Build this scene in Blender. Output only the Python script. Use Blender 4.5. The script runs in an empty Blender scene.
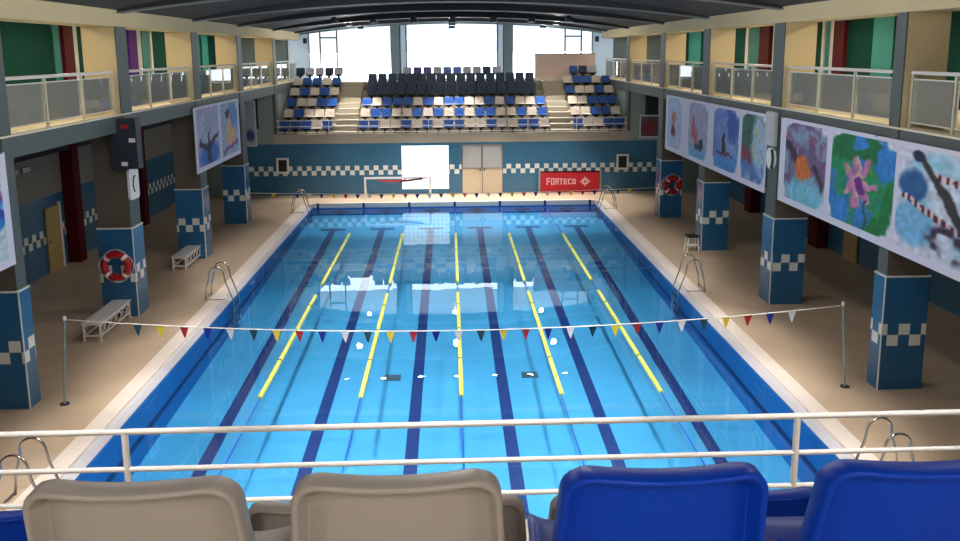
import bpy, bmesh, math, random
from math import sin, cos, pi, radians, sqrt, exp
from mathutils import Vector, Matrix

C = bpy.context.scene
random.seed(7)

# ------------------------------------------------------------------ camera, world, exposure
cam_d = bpy.data.cameras.new('camera')
cam = bpy.data.objects.new('camera', cam_d)
C.collection.objects.link(cam)
F_PX, PITCH, YAW, ROLL = 806.104, 0.168344, 0.036449, -0.007074
fw = Vector((sin(YAW) * cos(PITCH), cos(YAW) * cos(PITCH), -sin(PITCH)))
rt = Vector((cos(YAW), -sin(YAW), 0))
up = rt.cross(fw)
rt2 = rt * cos(ROLL) + up * sin(ROLL)
up2 = -rt * sin(ROLL) + up * cos(ROLL)
M = Matrix((rt2, up2, -fw)).transposed().to_4x4()
M.translation = Vector((-0.15304, -9.97858, 6.78223))
cam.matrix_world = M
cam_d.sensor_width = 36.0
cam_d.lens = F_PX * 36.0 / 960.0
cam_d.shift_y = -(270.5 - 188.155) / 960.0
cam_d.clip_start = 0.05
C.camera = cam

w = bpy.data.worlds.new('daylight')
C.world = w
w.use_nodes = True
bg = w.node_tree.nodes['Background']
bg.inputs['Color'].default_value = (0.86, 0.94, 1.0, 1)
bg.inputs['Strength'].default_value = 5.0

C.view_settings.view_transform = 'Standard'
C.view_settings.look = 'None'
C.view_settings.exposure = 0.22
C.view_settings.gamma = 1.0
C.view_settings.use_curve_mapping = False
C.cycles.max_bounces = 10
C.cycles.diffuse_bounces = 4
C.cycles.transparent_max_bounces = 16
C.cycles.use_denoising = True
C.cycles.sample_clamp_indirect = 6.0


def lamp(name, kind, loc, energy, color=(1, 1, 1), size=0.3, size_y=None, rot=(0, 0, 0), parent=None, spot=None):
    d = bpy.data.lights.new(name, kind)
    d.energy = energy
    d.color = color
    if kind == 'AREA':
        d.size = size
        if size_y:
            d.shape = 'RECTANGLE'
            d.size_y = size_y
    elif kind in ('POINT', 'SPOT'):
        d.shadow_soft_size = size
        if kind == 'SPOT':
            d.spot_size = spot or radians(140)
            d.spot_blend = 0.45
    o = bpy.data.objects.new(name, d)
    C.collection.objects.link(o)
    o.location = loc
    o.rotation_euler = rot
    if parent:
        o.parent = parent
    return o


# daylight portals in the three great windows of the far wall (guides sampling only)
for (px0, px1) in ((-8.9, -3.3), (-2.85, 2.85), (3.3, 8.9)):
    po = lamp('window_portal', 'AREA', ((px0 + px1) / 2, 35.3, 6.75), 1, size=px1 - px0, size_y=3.2, rot=(radians(-90), 0, 0))
    po.data.cycles.is_portal = True


DOWN, CONE, SPILL, NEARF = 1000.0, 60, 0.10, 0.25    # pool lamps: beam power, cone, spill share, share over the near stand

# ------------------------------------------------------------------ materials
def s2l(c):
    return tuple((v / 255 / 12.92) if v / 255 <= 0.04045 else ((v / 255 + 0.055) / 1.055) ** 2.4 for v in c)


def mat(name, rgb, rough=0.6, noise=0.08, scale=6.0, metal=0.0, spec=0.5, bump=0.0):
    m = bpy.data.materials.new(name)
    m.use_nodes = True
    nt = m.node_tree
    b = nt.nodes['Principled BSDF']
    b.inputs['Roughness'].default_value = rough
    b.inputs['Metallic'].default_value = metal
    b.inputs['Specular IOR Level'].default_value = spec
    base = s2l(rgb)
    tc = nt.nodes.new('ShaderNodeTexCoord')
    nz = nt.nodes.new('ShaderNodeTexNoise')
    nz.inputs['Scale'].default_value = scale
    nz.inputs['Detail'].default_value = 4
    nt.links.new(tc.outputs['Object'], nz.inputs['Vector'])
    mx = nt.nodes.new('ShaderNodeMix')
    mx.data_type = 'RGBA'
    mx.inputs[6].default_value = tuple(max(0, v * (1 - noise)) for v in base) + (1,)
    mx.inputs[7].default_value = tuple(min(1, v * (1 + noise)) for v in base) + (1,)
    nt.links.new(nz.outputs['Fac'], mx.inputs[0])
    nt.links.new(mx.outputs[2], b.inputs['Base Color'])
    if bump:
        bp = nt.nodes.new('ShaderNodeBump')
        bp.inputs['Strength'].default_value = bump
        bp.inputs['Distance'].default_value = 0.01
        nt.links.new(nz.outputs['Fac'], bp.inputs['Height'])
        nt.links.new(bp.outputs[0], b.inputs['Normal'])
    return m


def math_node(nt, op, a, b=None, c=None):
    n = nt.nodes.new('ShaderNodeMath')
    n.operation = op
    for i, v in enumerate((a, b, c)):
        if v is None:
            continue
        if isinstance(v, (int, float)):
            n.inputs[i].default_value = v
        else:
            nt.links.new(v, n.inputs[i])
    return n.outputs[0]


def tile_mat(name, rgb, white=(225, 228, 220), z0=1.12, s=0.225, z1=None, off=0.0, rough=0.25, grout=0.12, checker=True):
    """glazed tiles with a two-row chequer band of white tiles"""
    m = bpy.data.materials.new(name)
    m.use_nodes = True
    nt = m.node_tree
    b = nt.nodes['Principled BSDF']
    b.inputs['Roughness'].default_value = rough
    geo = nt.nodes.new('ShaderNodeNewGeometry')
    sp = nt.nodes.new('ShaderNodeSeparateXYZ')
    nt.links.new(geo.outputs['Position'], sp.inputs[0])
    u = math_node(nt, 'ADD', sp.outputs[0], sp.outputs[1])
    u = math_node(nt, 'ADD', u, 100 + off)
    u = math_node(nt, 'DIVIDE', u, s)
    v = math_node(nt, 'DIVIDE', math_node(nt, 'SUBTRACT', sp.outputs[2], z0), s)
    k = math_node(nt, 'MODULO', math_node(nt, 'ADD', math_node(nt, 'FLOOR', u), math_node(nt, 'FLOOR', v)), 2)
    k = math_node(nt, 'ABSOLUTE', k)
    inb = math_node(nt, 'MULTIPLY', math_node(nt, 'GREATER_THAN', v, 0), math_node(nt, 'LESS_THAN', v, 2))
    f = math_node(nt, 'MULTIPLY', math_node(nt, 'GREATER_THAN', k, 0.5), inb)
    base = s2l(rgb)
    nz = nt.nodes.new('ShaderNodeTexNoise')
    nz.inputs['Scale'].default_value = 1.7
    nt.links.new(geo.outputs['Position'], nz.inputs['Vector'])
    m0 = nt.nodes.new('ShaderNodeMix')
    m0.data_type = 'RGBA'
    m0.inputs[6].default_value = tuple(q * 0.88 for q in base) + (1,)
    m0.inputs[7].default_value = tuple(q * 1.12 for q in base) + (1,)
    nt.links.new(nz.outputs['Fac'], m0.inputs[0])
    m1 = nt.nodes.new('ShaderNodeMix')
    m1.data_type = 'RGBA'
    nt.links.new(m0.outputs[2], m1.inputs[6])
    m1.inputs[7].default_value = s2l(white) + (1,)
    if checker:
        nt.links.new(f, m1.inputs[0])
    else:
        m1.inputs[0].default_value = 0
    # thin joints between the tiles
    fu = math_node(nt, 'FRACT', u)
    fv = math_node(nt, 'FRACT', math_node(nt, 'ADD', v, 100))
    j = math_node(nt, 'MAXIMUM', math_node(nt, 'LESS_THAN', fu, 0.035), math_node(nt, 'LESS_THAN', fv, 0.035))
    j = math_node(nt, 'MULTIPLY', j, grout)
    m2 = nt.nodes.new('ShaderNodeMix')
    m2.data_type = 'RGBA'
    nt.links.new(j, m2.inputs[0])
    nt.links.new(m1.outputs[2], m2.inputs[6])
    m2.inputs[7].default_value = s2l((190, 195, 195)) + (1,)
    nt.links.new(m2.outputs[2], b.inputs['Base Color'])
    return m


def emit_mat(name, rgb, strength):
    m = bpy.data.materials.new(name)
    m.use_nodes = True
    nt = m.node_tree
    nt.nodes.remove(nt.nodes['Principled BSDF'])
    e = nt.nodes.new('ShaderNodeEmission')
    e.inputs['Color'].default_value = tuple(rgb) + (1,)
    e.inputs['Strength'].default_value = strength
    nt.links.new(e.outputs[0], nt.nodes['Material Output'].inputs[0])
    return m


def glass_mat(name, tint=(1, 1, 1), ior=1.45, rough=0.0, haze=0.0, haze_rgb=(0.8, 0.8, 0.8), bump=None):
    """thin clear sheet: transparent plus Fresnel reflection (plus a diffuse haze that brightens it)"""
    m = bpy.data.materials.new(name)
    m.use_nodes = True
    nt = m.node_tree
    nt.nodes.remove(nt.nodes['Principled BSDF'])
    t = nt.nodes.new('ShaderNodeBsdfTransparent')
    t.inputs[0].default_value = tuple(tint) + (1,)
    g = nt.nodes.new('ShaderNodeBsdfGlossy')
    g.inputs['Roughness'].default_value = rough
    fr = nt.nodes.new('ShaderNodeFresnel')
    fr.inputs['IOR'].default_value = ior
    mx = nt.nodes.new('ShaderNodeMixShader')
    nt.links.new(fr.outputs[0], mx.inputs[0])
    nt.links.new(g.outputs[0], mx.inputs[2])
    if haze:
        d = nt.nodes.new('ShaderNodeBsdfDiffuse')
        d.inputs[0].default_value = tuple(haze_rgb) + (1,)
        mh = nt.nodes.new('ShaderNodeMixShader')
        mh.inputs[0].default_value = haze
        nt.links.new(t.outputs[0], mh.inputs[1])
        nt.links.new(d.outputs[0], mh.inputs[2])
        nt.links.new(mh.outputs[0], mx.inputs[1])
    else:
        nt.links.new(t.outputs[0], mx.inputs[1])
    if bump:
        scale, strength, dist = bump
        tc = nt.nodes.new('ShaderNodeTexCoord')
        nz = nt.nodes.new('ShaderNodeTexNoise')
        nz.inputs['Scale'].default_value = scale
        nz.inputs['Detail'].default_value = 2
        nt.links.new(tc.outputs['Object'], nz.inputs['Vector'])
        bp = nt.nodes.new('ShaderNodeBump')
        bp.inputs['Strength'].default_value = strength
        bp.inputs['Distance'].default_value = dist
        nt.links.new(nz.outputs['Fac'], bp.inputs['Height'])
        nt.links.new(bp.outputs[0], g.inputs['Normal'])
        nt.links.new(bp.outputs[0], fr.inputs['Normal'])
    nt.links.new(mx.outputs[0], nt.nodes['Material Output'].inputs[0])
    return m


def attr_mat(name, rough=0.75):
    m = bpy.data.materials.new(name)
    m.use_nodes = True
    nt = m.node_tree
    b = nt.nodes['Principled BSDF']
    b.inputs['Roughness'].default_value = rough
    a = nt.nodes.new('ShaderNodeAttribute')
    a.attribute_name = 'ink'
    nt.links.new(a.outputs['Color'], b.inputs['Base Color'])
    return m


MAT = dict(
    deck=tile_mat('deck_tiles', (196, 172, 146), z0=0, s=0.3, checker=False, rough=0.45, grout=0.10),
    coping=mat('coping_white', (232, 218, 208), 0.4, 0.05),
    gutter=mat('gutter_grey', (190, 190, 200), 0.35, 0.08, 20),
    basin=tile_mat('pool_tiles', (62, 148, 196), z0=0, s=0.25, checker=False, rough=0.5, grout=0.06),
    basin_side=tile_mat('pool_side_tiles', (24, 112, 184), z0=0, s=0.25, checker=False, rough=0.5, grout=0.06),
    navy=mat('navy_lane_tiles', (6, 38, 104), 0.5, 0.1),
    blue_tile=tile_mat('blue_wall_tiles', (58, 108, 140), z0=1.03, grout=0.05),
    blue_dark=tile_mat('blue_column_tiles', (40, 98, 142), z0=1.01, rough=0.2, grout=0.03),
    concrete=mat('beige_concrete', (172, 163, 146), 0.8, 0.08, 3),
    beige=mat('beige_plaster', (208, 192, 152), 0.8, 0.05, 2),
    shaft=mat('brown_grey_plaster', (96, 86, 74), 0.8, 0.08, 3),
    pale=mat('pale_plaster', (196, 204, 206), 0.7, 0.05, 2),
    grey=mat('grey_paint', (82, 92, 92), 0.6, 0.06, 3),
    fascia=mat('fascia_grey', (82, 92, 90), 0.6, 0.06, 3),
    greygreen=mat('greygreen_wall', (140, 156, 148), 0.7, 0.06, 2),
    ceil=mat('dark_ceiling', (44, 50, 56), 0.7, 0.08, 2),
    beam=mat('lit_flange_grey', (112, 122, 126), 0.5, 0.06, 2),
    ledge=mat('ledge_white', (232, 222, 196), 0.6, 0.05, 2),
    white=mat('white_paint', (235, 235, 232), 0.4, 0.03),
    rail=mat('white_rail', (228, 224, 222), 0.3, 0.03),
    window_wall=mat('blue_grey_paint', (118, 140, 152), 0.6, 0.05),
    rail_post=mat('rail_post_paint', (196, 192, 172), 0.4, 0.03),
    steel=mat('brushed_steel', (190, 190, 190), 0.22, 0.05, 30, metal=1.0),
    black=mat('black_plastic', (22, 22, 26), 0.5, 0.1),
    board=mat('dark_board', (44, 50, 62), 0.5, 0.1),
    maroon=mat('maroon_paint', (80, 12, 24), 0.7, 0.08, spec=0.15),
    purple=mat('purple_paint', (84, 34, 128), 0.7, 0.08, spec=0.15),
    green=mat('green_panel', (6, 58, 50), 0.8, 0.15, 1.5, spec=0.1),
    teal=mat('teal_panel', (48, 124, 122), 0.6, 0.15, 2, spec=0.2),
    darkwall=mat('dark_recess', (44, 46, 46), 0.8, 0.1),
    greywall=mat('grey_plaster', (136, 132, 124), 0.8, 0.06, 2),
    door_y=mat('ochre_door', (178, 152, 92), 0.5, 0.08),
    door_w=mat('cream_door', (214, 198, 172), 0.5, 0.05, 4),
    door_g=mat('grey_pane', (176, 178, 180), 0.3, 0.06, 4),
    red=mat('red_plastic', (182, 22, 36), 0.4, 0.06),
    redcloth=mat('red_banner_cloth', (186, 28, 40), 0.8, 0.06, 3),
    pinkink=mat('pale_pink_print', (228, 184, 186), 0.8, 0.04),
    seat_w=mat('cream_seat_plastic', (226, 214, 200), 0.35, 0.04),
    seat_b=mat('blue_seat_plastic', (48, 94, 170), 0.35, 0.05),
    seat_n=mat('navy_seat_plastic', (38, 58, 82), 0.5, 0.08),
    seat_p=mat('purple_seat_plastic', (92, 84, 150), 0.45, 0.06),
    seat_g=mat('grey_seat_plastic', (176, 180, 190), 0.45, 0.05),
    near_w=mat('taupe_seat_plastic', (178, 166, 158), 0.4, 0.03, spec=0.3),
    near_b=mat('royal_blue_plastic', (6, 64, 190), 0.4, 0.05, spec=0.25),
    float=mat('yellow_green_float', (222, 226, 96), 0.4, 0.08, 20),
    float_ring=mat('dark_float_ring', (60, 80, 90), 0.5, 0.05),
    cable=mat('blue_cable', (30, 90, 190), 0.5, 0.05),
    rope=mat('white_rope', (226, 222, 212), 0.7, 0.05),
    f_green=mat('dark_green_flag', (24, 66, 78), 0.8, 0.05),
    f_yellow=mat('yellow_flag', (236, 206, 50), 0.8, 0.05),
    f_red=mat('red_flag', (206, 40, 52), 0.8, 0.05),
    f_blue=mat('blue_flag', (26, 34, 140), 0.8, 0.05),
    f_white=mat('white_flag', (238, 232, 228), 0.8, 0.05),
    ink=attr_mat('printed_picture'),
    sheet=mat('banner_sheet', (222, 220, 238), 0.7, 0.03),
    glass=glass_mat('window_glass', (0.97, 0.99, 1.0)),
    frosted=mat('frosted_glass', (222, 232, 240), 0.5, 0.03),
    tinted=glass_mat('tinted_glass', (0.25, 0.27, 0.29)),
    panel=glass_mat('railing_glass', (0.90, 0.95, 0.92), haze=0.30, haze_rgb=(0.9, 0.88, 0.74)),  # pale haze paints in the brightness of the gallery floor behind
    water=glass_mat('pool_water', (0.86, 0.97, 1.0), ior=1.333, bump=(1.1, 0.10, 0.02)),
    lamp=emit_mat('lamp_glow', (1.0, 0.97, 0.9), 30.0),
    drain=mat('drain_grate', (70, 92, 110), 0.5, 0.1),
)


# the frosted panel lets daylight through
_b = MAT['frosted'].node_tree
_t = _b.nodes.new('ShaderNodeBsdfTranslucent')
_t.inputs[0].default_value = (0.55, 0.62, 0.68, 1)
_m = _b.nodes.new('ShaderNodeMixShader')
_m.inputs[0].default_value = 0.30
_b.links.new(_b.nodes['Principled BSDF'].outputs[0], _m.inputs[1])
_b.links.new(_t.outputs[0], _m.inputs[2])
_b.links.new(_m.outputs[0], _b.nodes['Material Output'].inputs[0])


# ------------------------------------------------------------------ mesh helpers
def obj(name, bm, m, parent=None, smooth=False, bevel=0.0):
    if bevel:
        bmesh.ops.bevel(bm, geom=list(bm.edges), offset=bevel, segments=2, affect='EDGES', clamp_overlap=True)
    bmesh.ops.recalc_face_normals(bm, faces=bm.faces)
    me = bpy.data.meshes.new(name)
    bm.to_mesh(me)
    bm.free()
    if smooth:
        for p in me.polygons:
            p.use_smooth = True
    for q in (m if isinstance(m, (list, tuple)) else [m]):
        me.materials.append(q)
    o = bpy.data.objects.new(name, me)
    C.collection.objects.link(o)
    if parent:
        o.parent = parent
    return o


def bx(bm, x0, x1, y0, y1, z0, z1, mi=0):
    vs = [bm.verts.new((x, y, z)) for x in (x0, x1) for y in (y0, y1) for z in (z0, z1)]
    for q in ((0, 1, 3, 2), (4, 6, 7, 5), (0, 4, 5, 1), (2, 3, 7, 6), (0, 2, 6, 4), (1, 5, 7, 3)):
        f = bm.faces.new([vs[i] for i in q])
        f.material_index = mi


def box(*a):
    bm = bmesh.new()
    bx(bm, *a)
    return bm


def tube(bm, pts, r, n=8, closed=False, mi=0):
    pts = [Vector(p) for p in pts]
    L = len(pts)
    rings = []
    prev = None
    for i, p in enumerate(pts):
        if closed:
            t = (pts[(i + 1) % L] - pts[i - 1]).normalized()
        else:
            t = (pts[min(i + 1, L - 1)] - pts[max(i - 1, 0)]).normalized()
        if prev is None:
            a = Vector((0, 0, 1)) if abs(t.z) < 0.9 else Vector((1, 0, 0))
            nrm = t.cross(a).normalized()
        else:
            nrm = (prev - t * prev.dot(t)).normalized()
        prev = nrm
        bn = t.cross(nrm)
        rr = r[i] if isinstance(r, (list, tuple)) else r
        rings.append([bm.verts.new(p + (nrm * cos(2 * pi * k / n) + bn * sin(2 * pi * k / n)) * rr) for k in range(n)])
    for i in range(L if closed else L - 1):
        A, B = rings[i], rings[(i + 1) % L]
        for k in range(n):
            f = bm.faces.new((A[k], A[(k + 1) % n], B[(k + 1) % n], B[k]))
            f.material_index = mi
    if not closed:
        bm.faces.new(rings[0][::-1]).material_index = mi
        bm.faces.new(rings[-1]).material_index = mi


def prism(bm, poly, axis, a, b, mi=0):
    """extrude a 2-D polygon along an axis ('x','y','z') from a to b"""
    def P(u, v, t):
        return {'x': (t, u, v), 'y': (u, t, v), 'z': (u, v, t)}[axis]
    A = [bm.verts.new(P(u, v, a)) for u, v in poly]
    B = [bm.verts.new(P(u, v, b)) for u, v in poly]
    n = len(poly)
    for f in [bm.faces.new(A), bm.faces.new(B[::-1])] + [bm.faces.new((A[i], B[i], B[(i + 1) % n], A[(i + 1) % n])) for i in range(n)]:
        f.material_index = mi


def round_poly(w, h, r, n=5, cx=0, cy=0):
    out = []
    for sx, sy, a0 in ((1, 1, 0), (-1, 1, 90), (-1, -1, 180), (1, -1, 270)):
        for k in range(n + 1):
            a = radians(a0 + 90 * k / n)
            out.append((cx + sx * (w / 2 - r) + r * cos(a), cy + sy * (h / 2 - r) + r * sin(a)))
    return out


def tag(o, label=None, cat=None, group=None, kind=None):
    if label:
        o['label'] = label
    if cat:
        o['category'] = cat
    if group:
        o['group'] = group
    if kind:
        o['kind'] = kind
    return o


def thing(name, label, cat, loc=(0, 0, 0), rz=0.0, group=None):
    o = bpy.data.objects.new(name, None)
    o.empty_display_size = 0.1
    C.collection.objects.link(o)
    o.location = loc
    o.rotation_euler = (0, 0, rz)
    return tag(o, label, cat, group)


def dup(root, loc, rz=None, label=None, group=None, swap=None):
    r = root.copy()
    C.collection.objects.link(r)
    r.location = loc
    if rz is not None:
        r.rotation_euler = (0, 0, rz)
    tag(r, label, None, group)
    for ch in list(root.children):
        c = ch.copy()
        C.collection.objects.link(c)
        c.parent = r
        for g in list(ch.children):
            d = g.copy()
            C.collection.objects.link(d)
            d.parent = c
    return r


def struct(name, bm, m, parent=None, label=None, cat=None, **kw):
    o = obj(name, bm, m, parent, **kw)
    if not parent:
        tag(o, label, cat, kind='structure')
    return o


ORD = ['first', 'second', 'third', 'fourth', 'fifth', 'sixth', 'seventh', 'eighth', 'ninth', 'tenth', 'eleventh', 'twelfth',
       'thirteenth', 'fourteenth', 'fifteenth', 'sixteenth', 'seventeenth', 'eighteenth']
SIDE = {-1: 'left', 1: 'right'}

# ------------------------------------------------------------------ setting: deck, pool, water
W, L = 6.25, 25.0
DZ = 0.10
YB0, YB1 = -13.0, 35.2       # back wall behind the camera, window wall
XO = 12.6                    # outer walls
SLAB_B, SLAB_T = 4.88, 5.28
WY = 35.0
COLS = [(4.85, 5.2), (10.33, 10.98), (16.2, 16.85), (21.7, 22.35), (28.05, 28.6)]
CX0, CX1 = 8.27, 9.1         # columns, |X|

bm = bmesh.new()
bx(bm, -XO, -W - 0.57, YB0, 36, -0.3, DZ)
bx(bm, W + 0.57, XO, YB0, 36, -0.3, DZ)
bx(bm, -W - 0.57, W + 0.57, L + 0.5, 36, -0.3, DZ)
bx(bm, -W - 0.57, W + 0.57, YB0, -0.5, -0.3, DZ)
struct('floor', bm, MAT['deck'], label='beige tiled pool deck around the pool', cat='floor')

bm = bmesh.new()
for s in (-1, 1):
    a, b = sorted((s * (W + 0.23), s * (W + 0.57)))
    bx(bm, a, b, -0.5, L + 0.5, -0.3, DZ + 0.015)
bx(bm, -W - 0.23, W + 0.23, -0.5, -0.2, -0.3, DZ + 0.015)
bx(bm, -W - 0.23, W + 0.23, L + 0.22, L + 0.5, -0.3, DZ + 0.06)
struct('trim_1', bm, MAT['coping'], label='pale pink coping strip around the pool', cat='coping')
bm = bmesh.new()
for s in (-1, 1):
    a, b = sorted((s * (W + 0.006), s * (W + 0.23)))
    bx(bm, a, b, -0.2, L + 0.22, -0.3, 0.045)
struct('trim_2', bm, MAT['gutter'], label='pale grey overflow gutter along the long pool sides', cat='gutter')
# raised white turning wall at the far end, in six panels
tw = struct('trim_3', box(-W, W, L + 0.006, L + 0.22, -0.3, 0.235), MAT['coping'], label='low white turning wall at the far pool end', cat='pool wall')
for k in range(7):
    x = -6 + 2 * k
    obj('joint', box(x - 0.05, x + 0.05, L - 0.012, L + 0.10, 0.0, 0.24), MAT['navy'], tw)


def zb(y):
    """pool floor (seen through water it looks this shallow): slopes down to the near end"""
    return -0.30 - 0.95 * (25.0 - y) / 25.0


basin = thing('pool_basin', 'light blue tiled pool basin under the water', 'pool')
basin['kind'] = 'structure'
bm = bmesh.new()
ny = 10
rows = []
for i in range(ny + 1):
    y = L * i / ny
    rows.append([bm.verts.new((-W, y, zb(y))), bm.verts.new((W, y, zb(y)))])
for i in range(ny):
    bm.faces.new((rows[i][0], rows[i][1], rows[i + 1][1], rows[i + 1][0]))
obj('pool_bottom', bm, MAT['basin'], basin)
bm = bmesh.new()
for s in (-1, 1):
    q = [(s * W, 0, zb(0)), (s * W, L, zb(L)), (s * W, L, 0.04), (s * W, 0, 0.04)]
    bm.faces.new([bm.verts.new(p) for p in q])
for y in (0.0, L):
    bm.faces.new([bm.verts.new(p) for p in [(-W, y, zb(y)), (W, y, zb(y)), (W, y, 0.04), (-W, y, 0.04)]])
obj('pool_side', bm, MAT['basin_side'], basin)
for x in (-5, -3, -1, 1, 3, 5):
    bm = bmesh.new()

    def strip(x0, x1, y0, y1):
        bm.faces.new([bm.verts.new(p) for p in ((x0, y0, zb(y0) + 0.004), (x1, y0, zb(y0) + 0.004), (x1, y1, zb(y1) + 0.004), (x0, y1, zb(y1) + 0.004))])
    strip(x - 0.13, x + 0.13, 2.25, 22.35)
    strip(x - 0.5, x + 0.5, 22.35, 22.65)
    strip(x - 0.5, x + 0.5, 1.95, 2.25)
    obj('lane_line', bm, MAT['navy'], basin)
    # target cross on the far end wall, under water
    bm = bmesh.new()
    bx(bm, x - 0.14, x + 0.14, L - 0.008, L - 0.002, zb(L), -0.04)
    bx(bm, x - 0.35, x + 0.35, L - 0.010, L - 0.003, -0.2, -0.09)
    obj('wall_target', bm, MAT['navy'], basin)
for s in (-1, 1):
    bm = bmesh.new()
    x = s * (W - 0.004)
    for i in range(ny):
        y0, y1 = L * i / ny, L * (i + 1) / ny
        bm.faces.new([bm.verts.new(p) for p in ((x, y0, zb(y0) * .62), (x, y1, zb(y1) * .62), (x, y1, zb(y1) * .50), (x, y0, zb(y0) * .50))])
    obj('side_line', bm, MAT['navy'], basin)
bm = bmesh.new()
bm.faces.new([bm.verts.new(p) for p in ((-W, 0, 0), (W, 0, 0), (W, L, 0), (-W, L, 0))])
tag(obj('pool_water', bm, MAT['water']), 'still clear blue water filling the swimming pool', 'water', kind='stuff')

for s, px in ((-1, -1.55), (1, 1.62)):
    bm = bmesh.new()
    y, x = 8.4, px * 1.04
    for k in range(6):
        bx(bm, x - 0.19, x + 0.19, y - 0.14 + k * 0.05, y - 0.11 + k * 0.05, zb(y) + 0.004, zb(y) + 0.014)
    bx(bm, x - 0.2, x + 0.2, y - 0.16, y + 0.18, zb(y) - 0.01, zb(y) + 0.008)
    tag(obj('drain_grate', bm, MAT['drain']), 'dark rectangular drain grate on the pool floor, %s of the middle rope' % SIDE[s], 'drain')

# ------------------------------------------------------------------ far wall under the stand
FY = 28.0
WT = 2.54
GX0, GX1, GZ0, GZ1 = -2.47, -0.25, 0.32, 2.40
bm = bmesh.new()
bx(bm, -9.7, GX0, FY, FY + 0.2, DZ, WT)
bx(bm, GX1, 0.36, FY, FY + 0.2, DZ, WT)
bx(bm, 2.34, 9.7, FY, FY + 0.2, DZ, WT)
bx(bm, GX0, GX1, FY, FY + 0.2, DZ, GZ0)
bx(bm, GX0, GX1, FY, FY + 0.2, GZ1, WT)
bx(bm, 0.36, 2.34, FY, FY + 0.2, 2.43, WT)
struct('wall_far', bm, MAT['blue_tile'], label='blue tiled wall with white chequer band below the far stand', cat='wall')
gm = emit_mat('glass_blocks_lit', (0.80, 0.93, 1.0), 2.2)
nt = gm.node_tree
geo = nt.nodes.new('ShaderNodeNewGeometry')
sp = nt.nodes.new('ShaderNodeSeparateXYZ')
nt.links.new(geo.outputs['Position'], sp.inputs[0])
fx = math_node(nt, 'FRACT', math_node(nt, 'DIVIDE', math_node(nt, 'ADD', sp.outputs[0], 10), 0.2))
fz = math_node(nt, 'FRACT', math_node(nt, 'DIVIDE', math_node(nt, 'ADD', sp.outputs[2], 10), 0.2))
j = math_node(nt, 'MAXIMUM', math_node(nt, 'LESS_THAN', fx, 0.12), math_node(nt, 'LESS_THAN', fz, 0.12))
st = math_node(nt, 'SUBTRACT', 1.7, math_node(nt, 'MULTIPLY', j, 0.9))
nt.links.new(st, [n for n in nt.nodes if n.type == 'EMISSION'][0].inputs['Strength'])
struct('window_4', box(GX0, GX1, FY + 0.03, FY + 0.13, GZ0, GZ1), gm, label='bright square glass block window in the blue far wall', cat='window')
d = thing('door_1', 'cream and grey double door in the middle of the far wall', 'door', (1.35, FY + 0.05, DZ))
d['kind'] = 'structure'
for s in (-1, 1):
    a, b = sorted((s * 0.02, s * 0.95))
    lf = obj('door_leaf', box(a, b, 0, 0.06, 0, 1.17), MAT['door_w'], d)
    obj('door_pane', box(a + 0.02, b - 0.02, 0.01, 0.05, 1.20, 2.31), MAT['door_g'], lf)
    obj('door_handle', box(s * 0.10 - 0.03, s * 0.10 + 0.03, -0.05, 0, 1.06, 1.15), MAT['black'], lf)
bm = bmesh.new()
bx(bm, -0.975, -0.95, -0.03, 0.08, 0, 2.33)
bx(bm, 0.95, 0.975, -0.03, 0.08, 0, 2.33)
bx(bm, -0.95, 0.95, -0.03, 0.08, 1.17, 1.20)
bx(bm, -0.02, 0.02, -0.02, 0.08, 0, 2.33)
bx(bm, -0.95, 0.95, -0.03, 0.08, 2.31, 2.33)
obj('door_frame', bm, MAT['greywall'], d)

# wall pieces beside the stand (pale green-grey with a dark doorway above)
for s in (-1, 1):
    bm = bmesh.new()
    def xb(x0, x1, *r):
        a, b = sorted((s * x0, s * x1))
        bx(bm, a, b, *r)
    xb(9.7, XO, FY, FY + 0.2, DZ, 3.25)
    xb(8.42, 9.7, FY, FY + 0.2, WT, 3.25)
    xb(8.42, 9.1, FY, FY + 0.2, 3.25, 5.2)
    xb(9.75, XO, FY, FY + 0.2, 3.25, 5.2)
    xb(9.1, 9.75, FY, FY + 0.2, 4.85, 5.2)
    xb(8.42, 8.48, FY + 0.2, WY, WT, SLAB_B)
    struct('wall_far_%s' % SIDE[s], bm, MAT['greygreen'], label='pale grey-green wall beside the far stand on the %s' % SIDE[s], cat='wall')
    a, b = sorted((s * 9.1, s * 9.75))
    struct('trim_%d' % (5 + (s > 0)), box(a, b, FY + 0.1, FY + 0.18, 3.25, 4.85), MAT['darkwall'], label='dark opening in the wall beside the %s end of the far stand' % SIDE[s], cat='opening')  # dark panel stands in for the shade inside the opening

# ------------------------------------------------------------------ far stand
R0Y, DY, R0Z, DRZ = 28.3, 0.93, 2.83, 0.478
RZ = [R0Z + DRZ * i for i in range(5)] + [5.24]
bm = bmesh.new()
poly = [(FY, WT), (FY, 2.99), (R0Y - 0.12, 2.99), (R0Y - 0.12, RZ[0])]
for i in range(5):
    poly.append((R0Y + DY * (i + 1) - 0.12, RZ[i]))
    poly.append((R0Y + DY * (i + 1) - 0.12, RZ[i + 1]))
poly += [(35.0, RZ[5]), (35.0, WT)]
prism(bm, poly, 'x', -8.42, 8.42)
stand = struct('grandstand', bm, MAT['concrete'], label='beige concrete tiers of the far seating stand', cat='stand')
# stairs in the two aisles
for cx, nm in ((-5.15, 'left'), (5.2, 'right')):
    bm = bmesh.new()
    for i in range(10):
        y0 = R0Y - 0.12 + DY / 2 * i
        zt = RZ[0] + (RZ[5] - RZ[0]) * (i + 1) / 10
        bx(bm, cx - 0.52, cx + 0.52, y0, R0Y + DY * 5 - 0.1, RZ[0] if i == 0 else zt - 0.24, zt)
    obj('aisle_stair', bm, MAT['concrete'], stand)

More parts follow.
